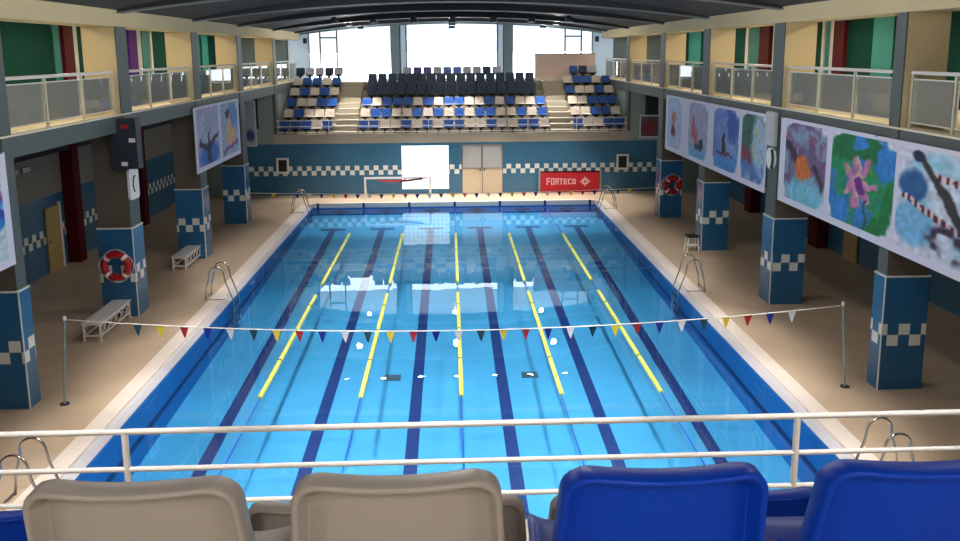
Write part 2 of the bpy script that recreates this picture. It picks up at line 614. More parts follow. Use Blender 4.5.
# rail along the front of the far stand
r = thing('safety_railing', 'thin pale horizontal railing along the front edge of the far stand', 'railing', (0, 28.07, 2.99))
for z in (0.08, 0.36, 0.64):
    bm = bmesh.new()
    tube(bm, [(-8.3, 0, z), (8.3, 0, z)], 0.022, 6)
    obj('rail', bm, MAT['rail'], r)
for k in range(8):
    bm = bmesh.new()
    x = -8.2 + 16.4 * k / 7
    tube(bm, [(x, 0, 0), (x, 0, 0.64)], 0.018, 6)
    obj('post', bm, MAT['rail'], r)


def small_seat(name, m, tall=False):
    t = thing(name, 'seat', 'seat')
    wd = 0.45
    bm = bmesh.new()
    # pan: shallow dished prism facing the pool (-Y)
    prof = [(-0.36, 0.40), (-0.34, 0.43), (-0.1, 0.40), (0.06, 0.41), (0.06, 0.37), (-0.1, 0.36), (-0.33, 0.385)]
    prism(bm, prof, 'x', -wd / 2, wd / 2)
    obj('seat_pan', bm, m, t)
    h = 0.93 if tall else 0.74
    bm = bmesh.new()
    pl = round_poly(wd, h - 0.40, 0.07, 4, 0, (h + 0.40) / 2)
    prism(bm, pl, 'y', -0.02, 0.03)
    for v in bm.verts:
        v.co.y += 0.05 + 0.18 * (v.co.z - 0.4) - 0.5 * v.co.x ** 2
    obj('backrest', bm, m, t)
    bm = bmesh.new()
    bx(bm, -0.06, 0.06, -0.16, 0.02, 0, 0.37)
    bx(bm, -0.17, 0.17, -0.2, 0.0, 0.30, 0.37)
    obj('pedestal', bm, MAT['black'], t)
    return t


PROTO = {}
for k, (nm, mm, tall) in dict(B=('stadium_seat', 'seat_b', 0), W=('stadium_seat', 'seat_w', 0), N=('stadium_seat', 'seat_n', 1), D=('stadium_seat', 'seat_n', 0),
                              P=('stadium_seat', 'seat_p', 0), G=('stadium_seat', 'seat_g', 0)).items():
    PROTO[k] = [small_seat(nm, MAT[mm], tall), False]
CNAME = dict(B='blue', W='cream', N='tall navy', D='dark navy', P='purple', G='pale grey')
ROWN = ['front row', 'second row', 'third row', 'fourth row', 'fifth row', 'top row']


def put(k, x, row, i, block, n):
    p, used = PROTO[k]
    lab = '%s plastic seat, %s from left in %s of far stand %s block' % (CNAME[k], ORD[i], ROWN[row], block)
    loc = (x, R0Y + DY * row + 0.42, RZ[row])
    if not used:
        p.location = loc
        p['label'] = lab
        p['group'] = 'seats of the far stand'
        PROTO[k][1] = True
    else:
        dup(p, loc, label=lab, group='seats of the far stand')


PITCH_S = 0.511
for row, pat in enumerate(('BBBWB', 'WBWWW', 'BWWBB', 'WBWBW', 'WBBWB', 'DGGDG')):
    for i, k in enumerate(pat):
        put(k, -8.02 + 0.502 * i, row, i, 'left', 5)
for row, pat in enumerate(('BBWWBWBWBBWWBWWBBW', 'WBBWWBWBWBWBBWWBWB', 'BWBBBWBWBBWWBWBWWB')):
    for i, k in enumerate(pat):
        put(k, -4.30 + PITCH_S * i, row, i, 'middle', 18)
for row in (3, 4):
    for i in range(17):
        put('N', -4.15 + PITCH_S * i, row, i, 'middle', 17)
for i, k in enumerate('GPPGBBGGDG'):
    put(k, -2.38 + 0.527 * i, 5, i, 'middle', 10)
for row, pat in enumerate(('BWWBB', 'WWBBW', 'WWBBB', 'BWWBW', 'WBBWB', 'BDG')):
    for i, k in enumerate(pat):
        put(k, 6.02 + 0.502 * i + (0.45 if row == 5 else 0), row, i, 'right', len(pat))

# kiosk box at the top right of the stand
kb = thing('commentary_booth', 'plain pinkish beige booth behind the right aisle of the far stand', 'booth', (6.12, 33.9, 5.24))
obj('booth_panel', box(-1.62, 1.62, 0, 0.08, 0.05, 1.36), mat('booth_beige', (232, 206, 194), 0.7, 0.05), kb)
bm = bmesh.new()
bx(bm, -1.62, -1.54, 0.08, 0.7, 0, 1.36)
bx(bm, 1.54, 1.62, 0.08, 0.7, 0, 1.36)
obj('booth_side', bm, MAT['concrete'], kb)
obj('counter', box(-1.66, 1.66, -0.06, 0.75, 1.36, 1.40), MAT['concrete'], kb)
obj('plinth', box(-1.6, 0.2, -0.35, 0.0, 0.0, 0.1), MAT['ledge'], kb)

# ------------------------------------------------------------------ window wall at the back of the stand
WZ = RZ[5]
bm = bmesh.new()
for s in (-1, 1):
    def xb(x0, x1, *r):
        a, b = sorted((s * x0, s * x1))
        bx(bm, a, b, *r)
    xb(2.88, 3.30, WY - 0.25, WY + 0.25, WZ, 9.4)
    xb(9.0, 9.6, WY, WY + 0.2, WZ, 9.4)
    xb(9.6, XO, WY, WY + 0.2, DZ, 9.4)
bx(bm, -XO, XO, WY, WY + 0.2, DZ, WZ)
hx = [-9.6 + 19.2 * i / 24 for i in range(25)]
prism(bm, [(x, 8.27 - 0.62 * (x / 8.8) ** 2) for x in hx] + [(9.6, 9.4), (-9.6, 9.4)], 'y', WY - 0.02, WY + 0.22)
struct('wall_back', bm, MAT['window_wall'], label='grey wall framing the big windows behind the far stand', cat='wall')
wn = 0
for x0, x1, mull, fro in ((-9.0, -3.30, [-6.29, -7.2, -7.8], [(-9.0, -7.8)]), (-2.88, 2.88, [-2.5, 2.5], [(-2.88, -2.5), (2.5, 2.88)]), (3.30, 9.0, [6.25, 7.15, 7.75], [(7.75, 9.0)])):
    wn += 1
    wo = thing('window_%d' % wn, '%s bright window behind the far stand' % ('left', 'middle', 'right')[wn - 1], 'window', (0, WY, WZ))
    wo['kind'] = 'structure'
    bm = bmesh.new()
    for x in [x0 + 0.03, x1 - 0.03] + mull:
        q = 0.035 if wn == 2 or abs(x) < 7.3 else 0.02
        bx(bm, x - q, x + q, 0.02, 0.14, 0, 3.6)
    bx(bm, x0, x1, 0.02, 0.14, 0, 0.05)
    if wn != 2:
        a, b = sorted((mull[0], mull[1]))
        bx(bm, a, b, 0.02, 0.14, 2.28, 2.36)
    obj('window_frame', bm, MAT['grey'], wo)
    clear = [(x0, x1)]
    if wn == 1:
        clear = [(-7.8, x1)]
    elif wn == 2:
        clear = [(-2.5, 2.5)]
    else:
        clear = [(x0, 7.75)]
    for a, b in clear:
        for nm_, mm_, za, zc_ in (('window_pane', 'glass', 0, 1.5), ('tinted_pane', 'tinted', 1.5, 3.6)):
            bm = bmesh.new()
            bm.faces.new([bm.verts.new(p) for p in ((a, 0.08, za), (b, 0.08, za), (b, 0.08, zc_), (a, 0.08, zc_))])
            obj(nm_, bm, MAT[mm_], wo)
    for a, b in fro:
        obj('frosted_panel', box(a, b, 0.07, 0.09, 0, 3.6), MAT['frosted'], wo)
for s in (-1, 1):
    # small dark loudspeaker on the pale wall each side
    t = thing('wall_speaker', 'small dark wall speaker beside the %s window of the far stand' % SIDE[s], 'speaker', (s * 8.0, WY + 0.06, 7.25))
    obj('cabinet', box(-0.1, 0.1, -0.16, -0.02, 0, 0.3), MAT['board'], t, bevel=0.01)
    obj('bracket', box(-0.03, 0.03, -0.03, 0.0, 0.1, 0.2), MAT['grey'], t)

# ------------------------------------------------------------------ columns, galleries, outer walls
def mirror_box(bm, s, x0, x1, *r):
    a, b = sorted((s * x0, s * x1))
    bx(bm, a, b, *r)


SLAB_B, SLAB_T = 4.88, 5.28
WY = 35.0
COLN = ['nearest', 'second', 'third', 'fourth', 'farthest']
columns = {}
for s in (-1, 1):
    for ci, (y0, y1) in enumerate(COLS):
        c = thing('pillar', '%s pillar in the %s row, blue tiled foot' % (COLN[ci], SIDE[s]), 'pillar', (0, 0, 0))
        c['kind'] = 'structure'
        columns[(s, ci)] = c
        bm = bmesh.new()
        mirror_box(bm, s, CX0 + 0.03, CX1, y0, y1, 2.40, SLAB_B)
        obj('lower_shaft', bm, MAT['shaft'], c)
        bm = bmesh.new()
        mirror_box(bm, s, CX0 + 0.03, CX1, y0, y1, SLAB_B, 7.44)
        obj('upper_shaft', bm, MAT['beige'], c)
        bm = bmesh.new()
        mirror_box(bm, s, CX0, CX0 + 0.03, y0, y1, 2.44, 7.44)
        obj('face_strip', bm, MAT['grey'], c)
        bm = bmesh.new()
        mirror_box(bm, s, CX0 - 0.03, CX1 + 0.03, y0 - 0.03, y1 + 0.03, DZ, 2.40)
        obj('tiled_foot', bm, MAT['blue_dark'], c)
        bm = bmesh.new()
        mirror_box(bm, s, CX0 - 0.035, CX0 - 0.015, y0 - 0.035, y0 - 0.015, DZ, 2.40)
        mirror_box(bm, s, CX0 - 0.04, CX1 + 0.04, y0 - 0.04, y1 + 0.04, 2.40, 2.43)
        obj('edge_trim', bm, MAT['white'], c)

for s in (-1, 1):
    nm = SIDE[s]
    bm = bmesh.new()
    mirror_box(bm, s, CX0 + 0.02, XO, YB0, WY, SLAB_B, SLAB_T)
    sl = struct('balcony_%s' % nm, bm, MAT['fascia'], label='grey gallery slab running along the %s side of the hall' % nm, cat='gallery')
    bm = bmesh.new()
    mirror_box(bm, s, CX0 - 0.03, CX0 + 0.35, YB0, WY, SLAB_T, SLAB_T + 0.035)
    obj('ledge', bm, MAT['ledge'], sl)
    bm = bmesh.new()
    mirror_box(bm, s, CX0 + 0.35, XO, YB0, WY, SLAB_T, SLAB_T + 0.01)
    obj('gallery_floor', bm, MAT['beige'], sl)
    # wall band above the openings
    bm = bmesh.new()
    mirror_box(bm, s, CX0, CX1, YB0, WY, 7.44, 8.4)
    struct('trim_%d' % (7 + (s > 0)), bm, MAT['beige'], label='beige band above the %s gallery openings' % nm, cat='wall band')
    bm = bmesh.new()
    mirror_box(bm, s, CX1, XO, YB0, WY, 8.1, 8.2)
    struct('ceiling_%s' % nm, bm, MAT['greywall'], label='flat ceiling over the %s gallery' % nm, cat='ceiling')
    # outer walls: lower (tiles + plaster) and gallery (green)
    wl = thing('wall_%s' % nm, 'outer wall on the %s side, blue tiles below, green above' % nm, 'wall')
    wl['kind'] = 'structure'
    bm = bmesh.new()
    mirror_box(bm, s, XO, XO + 0.2, YB0, WY, DZ, 2.46)
    obj('tiled_dado', bm, MAT['blue_tile'], wl)
    bm = bmesh.new()
    mirror_box(bm, s, XO, XO + 0.2, YB0, WY, 2.46, SLAB_B)
    obj('plaster', bm, MAT['greywall'], wl)
    bm = bmesh.new()
    mirror_box(bm, s, XO - 0.3, XO + 0.2, YB0, WY, SLAB_T, 8.2)
    obj('green_panel', bm, MAT['green'], wl)
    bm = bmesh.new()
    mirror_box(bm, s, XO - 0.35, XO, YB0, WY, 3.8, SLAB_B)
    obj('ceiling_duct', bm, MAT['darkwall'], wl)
    # maroon uprights, white frames and teal panes along the wall
    if s < 0:
        mar = [(15.95, 16.4, 'maroon', 0), (16.1, 16.75, 'maroon', 1), (21.3, 22.1, 'purple', 1), (21.6, 22.1, 'maroon', 0), (27.6, 28.2, 'maroon', 1)]
        wht = [(16.8, 17.1), (22.15, 22.6), (23.6, 23.8), (28.5, 28.6)]
        tea = [(15.6, 16.0), (22.8, 23.5), (28.7, 30.2), (30.6, 31.6)]
    else:
        mar = [(15.2, 15.9, 'maroon', 1), (16.2, 16.9, 'maroon', 0), (21.2, 22.2, 'maroon', 1), (22.3, 23.0, 'maroon', 0), (27.6, 28.2, 'maroon', 1)]
        wht = [(16.0, 16.2), (16.65, 16.8), (20.6, 20.9), (23.5, 23.8)]
        tea = [(12.5, 13.6), (16.25, 16.6), (22.4, 23.4), (27.9, 29.4), (30, 32)]
    for y0, y1, mk, lev in mar:
        z0, z1 = {0: (DZ, SLAB_B), 1: (SLAB_T, 8.1), 2: (DZ, 8.1)}[lev]
        bm = bmesh.new()
        mirror_box(bm, s, XO - (0.42 if lev else 0.4), XO - 0.3 if lev else XO, y0, y1, z0, z1)
        obj('upright', bm, MAT[mk], wl)
    for y0, y1 in wht:
        bm = bmesh.new()
        mirror_box(bm, s, XO - 0.38, XO - 0.3, y0, y1, SLAB_T, 8.1)
        obj('white_frame', bm, MAT['pale'], wl)
    for y0, y1 in tea:
        bm = bmesh.new()
        mirror_box(bm, s, XO - 0.34, XO - 0.3, y0, y1, SLAB_T + 0.1, 7.8)
        obj('teal_pane', bm, MAT['teal'], wl)

# doors and vents on the lower left and right walls
d = thing('door_2', 'ochre door in the left wall behind the nearest bench', 'door', (-XO + 0.02, 15.05, DZ))
d['kind'] = 'structure'
obj('door_leaf', box(0, 0.05, -0.42, 0.42, 0, 2.02), MAT['door_y'], d)
obj('door_frame', box(0, 0.07, 0.42, 0.52, 0, 2.1), MAT['white'], d)
obj('door_handle', box(0.05, 0.10, -0.36, -0.28, 0.95, 1.0), MAT['steel'], d)
d = thing('door_3', 'ochre door in the right wall under the gallery', 'door', (XO - 0.02, 14.6, DZ))
d['kind'] = 'structure'
obj('door_leaf', box(-0.05, 0, -0.42, 0.42, 0, 2.02), MAT['door_y'], d)
obj('door_handle', box(-0.10, -0.05, 0.28, 0.36, 0.95, 1.0), MAT['steel'], d)
for k, y in enumerate((13.2, 13.85)):
    t = thing('air_vent', 'small white wall vent high on the left wall, %s of two' % ('nearer', 'farther')[k], 'vent', (-XO, y, 3.45), group='air vents on the left wall')
    obj('vent_frame', box(0, 0.03, -0.22, 0.22, -0.09, 0.09), MAT['grey'], t)
    bm = bmesh.new()
    for q in range(3):
        bx(bm, 0.03, 0.045, -0.19, 0.19, -0.07 + q * 0.05, -0.035 + q * 0.05)
    obj('vent_slat', bm, MAT['white'], t)

# wall behind the camera
bm = bmesh.new()
bx(bm, -XO, XO, YB0 - 0.2, YB0, DZ, 9.2)
struct('wall_near', bm, MAT['pale'], label='plain wall at the near end of the hall', cat='wall')

# ------------------------------------------------------------------ arched ceiling and beams
CZ, CR, BZ, BR = 8.62, 0.78, 8.33, 0.57     # ceiling and beam arch: crown height and rise


def arch_z(x, zc, rise):
    return zc - rise * (x / CX0) ** 2


bm = bmesh.new()
N = 24
xs = [-CX0 - 0.2 + (2 * CX0 + 0.4) * i / N for i in range(N + 1)]
poly = [(x, arch_z(x, CZ, CR)) for x in xs] + [(x, arch_z(x, CZ + 0.25, CR)) for x in reversed(xs)]
prism(bm, poly, 'y', YB0, WY + 0.2)
struct('ceiling', bm, MAT['ceil'], label='dark shallow arched ceiling over the pool', cat='ceiling')
BEAMY = [-6.4, -0.8] + [0.5 * (a + b) for a, b in COLS] + [33.6]
for k, y in enumerate(BEAMY):
    bm = bmesh.new()
    xs2 = [-CX0 + 2 * CX0 * i / N for i in range(N + 1)]
    poly = [(x, arch_z(x, BZ + 0.03, BR)) for x in xs2] + [(x, arch_z(x, CZ + 0.02, CR)) for x in reversed(xs2)]
    prism(bm, poly, 'y', y - 0.11, y + 0.11)
    b = struct('ceiling_beam', bm, MAT['ceil'], label='dark arched roof beam, %s from the near end' % ORD[k], cat='beam')
    bm = bmesh.new()
    poly = [(x, arch_z(x, BZ, BR)) for x in xs2] + [(x, arch_z(x, BZ + 0.03, BR)) for x in reversed(xs2)]
    prism(bm, poly, 'y', y - 0.18, y + 0.18)
    obj('flange', bm, MAT['beam'], b)  # lighter grey paints in the light along the beam's lower edge
    if 10 < y < 34:
        pass

# ------------------------------------------------------------------ ceiling lamps
lp = thing('ceiling_lamp', 'round ceiling lamp', 'lamp')
bm = bmesh.new()
n_ = 16
prof = [(0.17, 0.0), (0.17, 0.16), (0.08, 0.26), (0.0, 0.26)]
inn = [(0.155, 0.0), (0.155, 0.07), (0.0, 0.07)]
rings = [[bm.verts.new((r_ * cos(2 * pi * k / n_), r_ * sin(2 * pi * k / n_), z)) for k in range(n_)] for r_, z in [(0.155, 0.07), (0.155, 0.0), (0.17, 0.0), (0.17, 0.16), (0.08, 0.26)]]
for A, B in zip(rings, rings[1:]):
    for k in range(n_):
        bm.faces.new((A[k], A[(k + 1) % n_], B[(k + 1) % n_], B[k]))
bm.faces.new(rings[-1])
obj('housing', bm, MAT['board'], lp)
bm = bmesh.new()
bm.faces.new([bm.verts.new((0.152 * cos(2 * pi * k / n_), 0.152 * sin(2 * pi * k / n_), 0.035)) for k in range(n_)])
obj('lens', bm, MAT['lamp'], lp)
bm = bmesh.new()
tube(bm, [(0, 0, 0.26), (0, 0, 0.62)], 0.015, 6)
obj('stem', bm, MAT['board'], lp)
first = True
ROWS = [(25.36, 8.0, [-5.05, -3.37, -1.66, 0, 1.76, 3.4, 5.04], 'row of seven nearest the far stand', DOWN * 0.75),
        (29.26, 8.0, [-4.9, 0, 5.0], 'row over the front of the far stand', DOWN * 1.0),
        (34.4, 8.0, [-4.9, 0, 4.95], 'row by the big windows', DOWN * 0.3)]
for y, nm_ in ((11.2, 'added row over the middle of the pool'), (7.4, 'added row over the near pool half'), (3.6, 'added row over the near pennant line'), (-0.2, 'added row over the near pool end'),
               (-4.6, 'added row over the near tiers'), (-11.6, 'added row behind the near seats')):
    ROWS.append((y, 8.2, [-4.0, 0, 4.0], nm_, DOWN if y > -4 else DOWN * (0.45 if y > -10 else 0.04)))  # unseen rows, added to light the pool, deck and near seats
for y, z, xl, nm_, e in ROWS:
    for i, x in enumerate(xl):
        lab = 'round ceiling lamp, %s from left in the %s' % (ORD[i], nm_)
        zz_ = min(z, arch_z(x, CZ, CR) - 0.3)
        loc = (x, y, zz_)
        if first:
            lp.location = loc
            lp['label'] = lab
            lp['group'] = 'round ceiling lamps'
            o = lp
            first = False
        else:
            o = dup(lp, loc, label=lab, group='round ceiling lamps')
        lamp('lamp_light', 'SPOT', (0, 0, 0.0), e * (1.5 if len(xl) == 7 and i % 2 else 1.35 if 10 < y < 12 else 1.0), (1.0, 0.95, 0.88), 0.4 if y < 20 else 0.12, parent=o, spot=radians(CONE),
             rot=(radians(24) if 10 < y < 12 else radians(-34) if len(xl) == 7 and i % 2 else 0, 0, 0))
        if len(xl) == 3:
            lamp('lamp_spill', 'POINT', (0, 0, -0.1), 135 if y < -10 else e * SPILL, (1.0, 0.93, 0.84), 0.3 if y < 20 else 0.12, parent=o)

# warm strip lamps under the gallery lintels
for s in (-1, 1):
    for k in range(5):
        y0 = COLS[k][1]
        y1 = COLS[k + 1][0] if k < 4 else 33.0
        ym = (y0 + y1) / 2
        t = thing('strip_lamp', 'warm strip lamp in the %s gallery, %s bay from the near end' % (SIDE[s], ORD[k]), 'lamp', (s * 10.3, ym, 8.1), group='gallery strip lamps')
        obj('housing', box(-0.06, 0.06, -0.6, 0.6, -0.08, 0), MAT['white'], t)
        obj('tube', box(-0.03, 0.03, -0.55, 0.55, -0.11, -0.08), emit_mat('warm_tube', (1.0, 0.85, 0.6), 4.0), t)
        lamp('tube_light', 'AREA', (0, 0, -0.13), 85, (1.0, 0.86, 0.64), 0.1, 1.1, parent=t)

# ------------------------------------------------------------------ gallery railings
BAYS = [(-0.6, 4.85)] + [(COLS[k][1], COLS[k + 1][0]) for k in range(4)] + [(COLS[4][1], 34.4)]
BAYN = ['nearest', 'second', 'third', 'fourth', 'fifth', 'farthest']
for s in (-1, 1):
    for k, (y0, y1) in enumerate(BAYS):
        if s < 0 and k == 0:
            continue
        y0 += 0.06
        y1 -= 0.06
        t = thing('balcony_railing', 'white railing with glass panels in the %s bay of the %s gallery' % (BAYN[k], SIDE[s]), 'railing', (s * (CX0 + 0.16), 0, SLAB_T + 0.035))
        bm = bmesh.new()
        tube(bm, [(0, y0, 1.02), (0, y1, 1.02)], 0.035, 8)
        obj('top_rail', bm, MAT['rail'], t)
        bm = bmesh.new()
        tube(bm, [(0, y0, 0.90), (0, y1, 0.90)], 0.014, 6)
        tube(bm, [(0, y0, 0.10), (0, y1, 0.10)], 0.014, 6)
        obj('glazing_rail', bm, MAT['rail'], t)
        n = 4 if (s > 0 and k == 0) else 3
        for q in range(n + 1):
            y = y0 + (y1 - y0) * q / n
            y = min(max(y, y0 + 0.03), y1 - 0.03)
            obj('post', box(-0.025, 0.025, y - 0.03, y + 0.03, 0, 1.0), MAT['rail_post'], t)
            if q < n:
                a = y0 + (y1 - y0) * q / n + 0.08
                b = y0 + (y1 - y0) * (q + 1) / n - 0.08
                if s > 0 and k == 0 and q < 3:
                    bm = bmesh.new()
                    m_ = int((b - a) / 0.13)
                    for z_ in range(m_ + 1):
                        yy = a + (b - a) * z_ / m_
                        tube(bm, [(0, yy, 0.10), (0, yy, 0.90)], 0.012, 6)
                    obj('baluster_panel', bm, MAT['rail'], t)
                else:
                    obj('glass_panel', box(-0.006, 0.006, a, b, 0.10, 0.90), MAT['panel'], t)

# ------------------------------------------------------------------ near stand and its railing
bm = bmesh.new()
poly = [(-2.9, DZ), (-2.9, 2.35), (-3.9, 2.35), (-3.9, 2.9), (-4.9, 2.9), (-4.9, 3.4), (-5.9, 3.4), (-5.9, 3.92), (-6.95, 3.92), (-6.95, 4.51), (-7.98, 4.51), (-7.98, 5.14), (YB0, 5.14), (YB0, DZ)]
prism(bm, poly, 'x', -8.22, 8.22)
struct('near_stand', bm, MAT['concrete'], label='concrete tiers of the near seating stand', cat='stand')

RY = -3.1
r = thing('stand_railing', 'white three-bar railing in front of the near seats', 'railing', (0, RY, 2.35))
for z in (3.437, 3.075, 2.745):
    bm = bmesh.new()
    tube(bm, [(-8.1, 0, z - 2.35), (8.1, 0, z - 2.35)], 0.028 if z > 3.3 else 0.024, 10)
    obj('rail', bm, MAT['rail'], r, smooth=True)
for x in (-6.2, -3.11, 3.02, 6.1):
    bm = bmesh.new()
    tube(bm, [(x, 0, 0), (x, 0, 3.437 - 2.35)], 0.03, 10)
    tube(bm, [(x, 0, 0), (x, 0, 0.012)], 0.07, 10)
    obj('post', bm, MAT['rail'], r, smooth=False)


def near_seat(mm):
    t = thing('stadium_seat', 'seat', 'seat')
    H0, H1 = 0.36, 0.83

    def outline(inset):
        pts = []
        r_ = 0.062 - inset * 0.6
        hb, ht = 0.237 - inset, 0.203 - inset
        zt, zb_ = H1 - inset, H0
        # right side up, round the corner, across the top, down the left
        def hw(z):
            return ht + (hb - ht) * ((H1 - z) / (H1 - H0)) ** 1.1
        side = [(hw(z), z) for z in [zb_ + (zt - r_ - zb_) * i / 6 for i in range(7)]]
        cx, cz = side[-1][0] - r_, zt - r_
        arc = [(cx + r_ * cos(a), cz + r_ * sin(a)) for a in [pi / 2 * i / 6 for i in range(1, 7)]]
        top = [(cx * (1 - 2 * i / 8), zt) for i in range(1, 8)]
        right = side + arc
        left = [(-x, z) for x, z in reversed(right)]
        pts = right + top + left
        bot = [(-side[0][0] * (1 - 2 * i / 8), zb_) for i in range(1, 8)]
        return pts + bot

    def yy(x, z):
        return -0.20 * (z - H0) - 0.055 * (1 - (x / 0.25) ** 2) + 0.05

    def loop(bm, pts, dy):
        return [bm.verts.new((x, yy(x, z) + dy, z)) for x, z in pts]
    bm = bmesh.new()
    o0 = outline(0.026)
    n = len(o0)
    cx, cz = 0.0, 0.58

    def sc(pts, k):
        return [(cx + (x - cx) * k, cz + (z - cz) * k) for x, z in pts]
    loops = [loop(bm, sc(o0, k), 0.0) for k in (0.2, 0.45, 0.7, 0.9, 0.98, 0.995)]
    loops += [loop(bm, outline(0.024), -0.004), loop(bm, outline(0.016), -0.046), loop(bm, outline(0.011), -0.054), loop(bm, outline(0.004), -0.055), loop(bm, outline(0.0), -0.048), loop(bm, outline(0.0), -0.004), loop(bm, outline(0.008), 0.012)]
    loops += [loop(bm, sc(outline(0.02), k), 0.012) for k in (0.97, 0.7, 0.35)]
    for A, B in zip(loops, loops[1:]):
        for i in range(n):
            bm.faces.new((A[i], A[(i + 1) % n], B[(i + 1) % n], B[i]))
    bm.faces.new(loops[0])
    bm.faces.new(loops[-1][::-1])
    back = obj('backrest', bm, mm, t, smooth=True)
    # pan, dished, with raised side wings running forward from the back
    bm = bmesh.new()
    nu, nv = 16, 10
    for lay in (0, 1):
        pass
    grid = []
    for lay in (0.0, -0.014):
        g = []
        for j in range(nv + 1):
            v = j / nv
            row = []
            for i in range(nu + 1):
                u = -1 + 2 * i / nu
                hw = 0.245 - 0.02 * v
                z = 0.40 + 0.075 * abs(u) ** 4 * (1.2 - 0.7 * v) - 0.015 * sin(pi * v) + lay - 0.03 * max(0, v - 0.85) / 0.15
                row.append(bm.verts.new((u * hw, 0.03 + 0.42 * v, z)))
            g.append(row)
        grid.append(g)
    for g in grid:
        for j in range(nv):
            for i in range(nu):
                bm.faces.new((g[j][i], g[j][i + 1], g[j + 1][i + 1], g[j + 1][i]))
    rim = lambda g: [g[0][i] for i in range(nu + 1)] + [g[j][nu] for j in range(1, nv + 1)] + [g[nv][i] for i in range(nu - 1, -1, -1)] + [g[j][0] for j in range(nv - 1, 0, -1)]
    A, B = rim(grid[0]), rim(grid[1])
    for i in range(len(A)):
        bm.faces.new((A[i], A[(i + 1) % len(A)], B[(i + 1) % len(A)], B[i]))
    obj('seat_pan', bm, mm, t, smooth=True)
    for s in (-1, 1):
        bm = bmesh.new()
        prism(bm, [(-0.005, 0.40), (0.10, 0.44), (0.06, 0.55), (0.01, 0.60), (-0.02, 0.56)], 'x', s * 0.235 - 0.012, s * 0.235 + 0.012)
        obj('side_wing', bm, mm, t, bevel=0.006)
    bm = bmesh.new()
    bx(bm, -0.05, 0.05, 0.10, 0.30, 0, 0.385)
    bx(bm, -0.14, 0.14, 0.08, 0.32, 0, 0.02)
    obj('pedestal', bm, MAT['black'], t)
    return t


NEAR = {'W': near_seat(MAT['near_w']), 'B': near_seat(MAT['near_b'])}
used = {}


def put_near(k, x, y, z, lab):
    p = NEAR[k]
    if k not in used:
        p.location = (x, y, z)
        p['label'] = lab
        p['group'] = 'seats of the near stand'
        used[k] = 1
    else:
        dup(p, (x, y, z), label=lab, group='seats of the near stand')


NY, NX = -8.42, 0.515
for k, x, lab in (('W', -0.780, 'taupe plastic seat back at lower left, nearest row, left of the other taupe seat'),
                  ('W', -0.267, 'taupe plastic seat back in the nearest row, just left of centre'),
                  ('B', 0.265, 'royal blue seat back in the nearest row, just right of centre'),
                  ('B', 0.792, 'royal blue seat back in the nearest row at the lower right corner')):
    put_near(k, x, NY, 5.14, lab)
for k, x, lab in (('B', -1.63, 'blue seat one row ahead, half seen at the lower left corner'),
                  ('W', -1.13, 'taupe seat one row ahead, hidden behind the left taupe seat'),
                  ('W', -0.63, 'taupe seat one row ahead, seen between the two near taupe seats'),
                  ('W', -0.13, 'taupe seat one row ahead, behind the right near taupe seat'),
                  ('W', 0.37, 'taupe seat one row ahead, seen left of the near centre blue seat'),
                  ('B', 0.87, 'blue seat one row ahead, seen between the two near blue seats'),
                  ('B', 1.42, 'blue seat one row ahead, behind the right near blue seat')):
    put_near(k, x, -7.45, 4.51, lab)

# ------------------------------------------------------------------ lane ropes
XR = [-4, -2, 0, 2, 4]
YF0 = [5.25, 5.15, 5.15, 5.10, 5.10]
YF1 = [19.85, 19.7, 19.6, 19.45, 19.3]
RN = ['leftmost', 'second from left', 'middle', 'second from right', 'rightmost']
for k, x in enumerate(XR):
    t = thing('lane_rope', '%s of the five yellow-green lane ropes floating on the pool' % RN[k], 'lane rope', (x, 0, 0.02))
    bm = bmesh.new()
    tube(bm, [(0, 0.1, -0.05), (0, 4.0, -0.03), (0, YF0[k], 0.0), (0, YF1[k], 0.0), (0, 22, -0.02), (0, 24.95, -0.03)], 0.016, 6)
    obj('cable', bm, MAT['cable'], t)
    for a, b in ((YF0[k], 12.05), (13.15, YF1[k])):
        bm = bmesh.new()
        y = a
        q = 0
        while y < b:
            y2 = min(y + 0.16, b)
            tube(bm, [(0, y, 0.01), (0, y + 0.02, 0.01), (0, y2 - 0.03, 0.01), (0, y2 - 0.012, 0.01)], [0.028, 0.048, 0.048, 0.028], 8, mi=0)
            if q % 12 == 11:
                tube(bm, [(0, y2 - 0.012, 0.01), (0, y2 + 0.03, 0.01)], 0.05, 8, mi=1)
                y2 += 0.03
            y = y2
            q += 1
        obj('float_string', bm, [MAT['float'], MAT['float_ring']], t)

# ------------------------------------------------------------------ flag lines
FC = ['f_green', 'f_yellow', 'f_red', 'f_blue', 'f_white']


def flag_line(name, label, x0, x1, y, z0, z1, sag, xs, cols, hw, h):
    t = thing(name, label, 'flag line', (0, y, 0))

    def zz(x):
        u = (x - x0) / (x1 - x0)
        return z0 + (z1 - z0) * u - sag * 4 * u * (1 - u)
    bm = bmesh.new()
    tube(bm, [(x0 + (x1 - x0) * i / 30, 0, zz(x0 + (x1 - x0) * i / 30)) for i in range(31)], 0.011, 6)
    obj('cord', bm, MAT['rope'], t)
    for x, c in zip(xs, cols):
        bm = bmesh.new()
        z = zz(x)
        tw = random.uniform(-0.025, 0.025)
        pr = [(x - hw, z + 0.005), (x + hw, z + 0.005), (x + hw * 0.25, z - h * 0.8), (x + 0.01, z - h), (x - hw * 0.25, z - h * 0.8)]
        prism(bm, pr, 'y', -0.004, 0.004)
        for v in bm.verts:
            v.co.y += tw * (z - v.co.z) / h
        obj('pennant', bm, MAT[c], t)
    return t


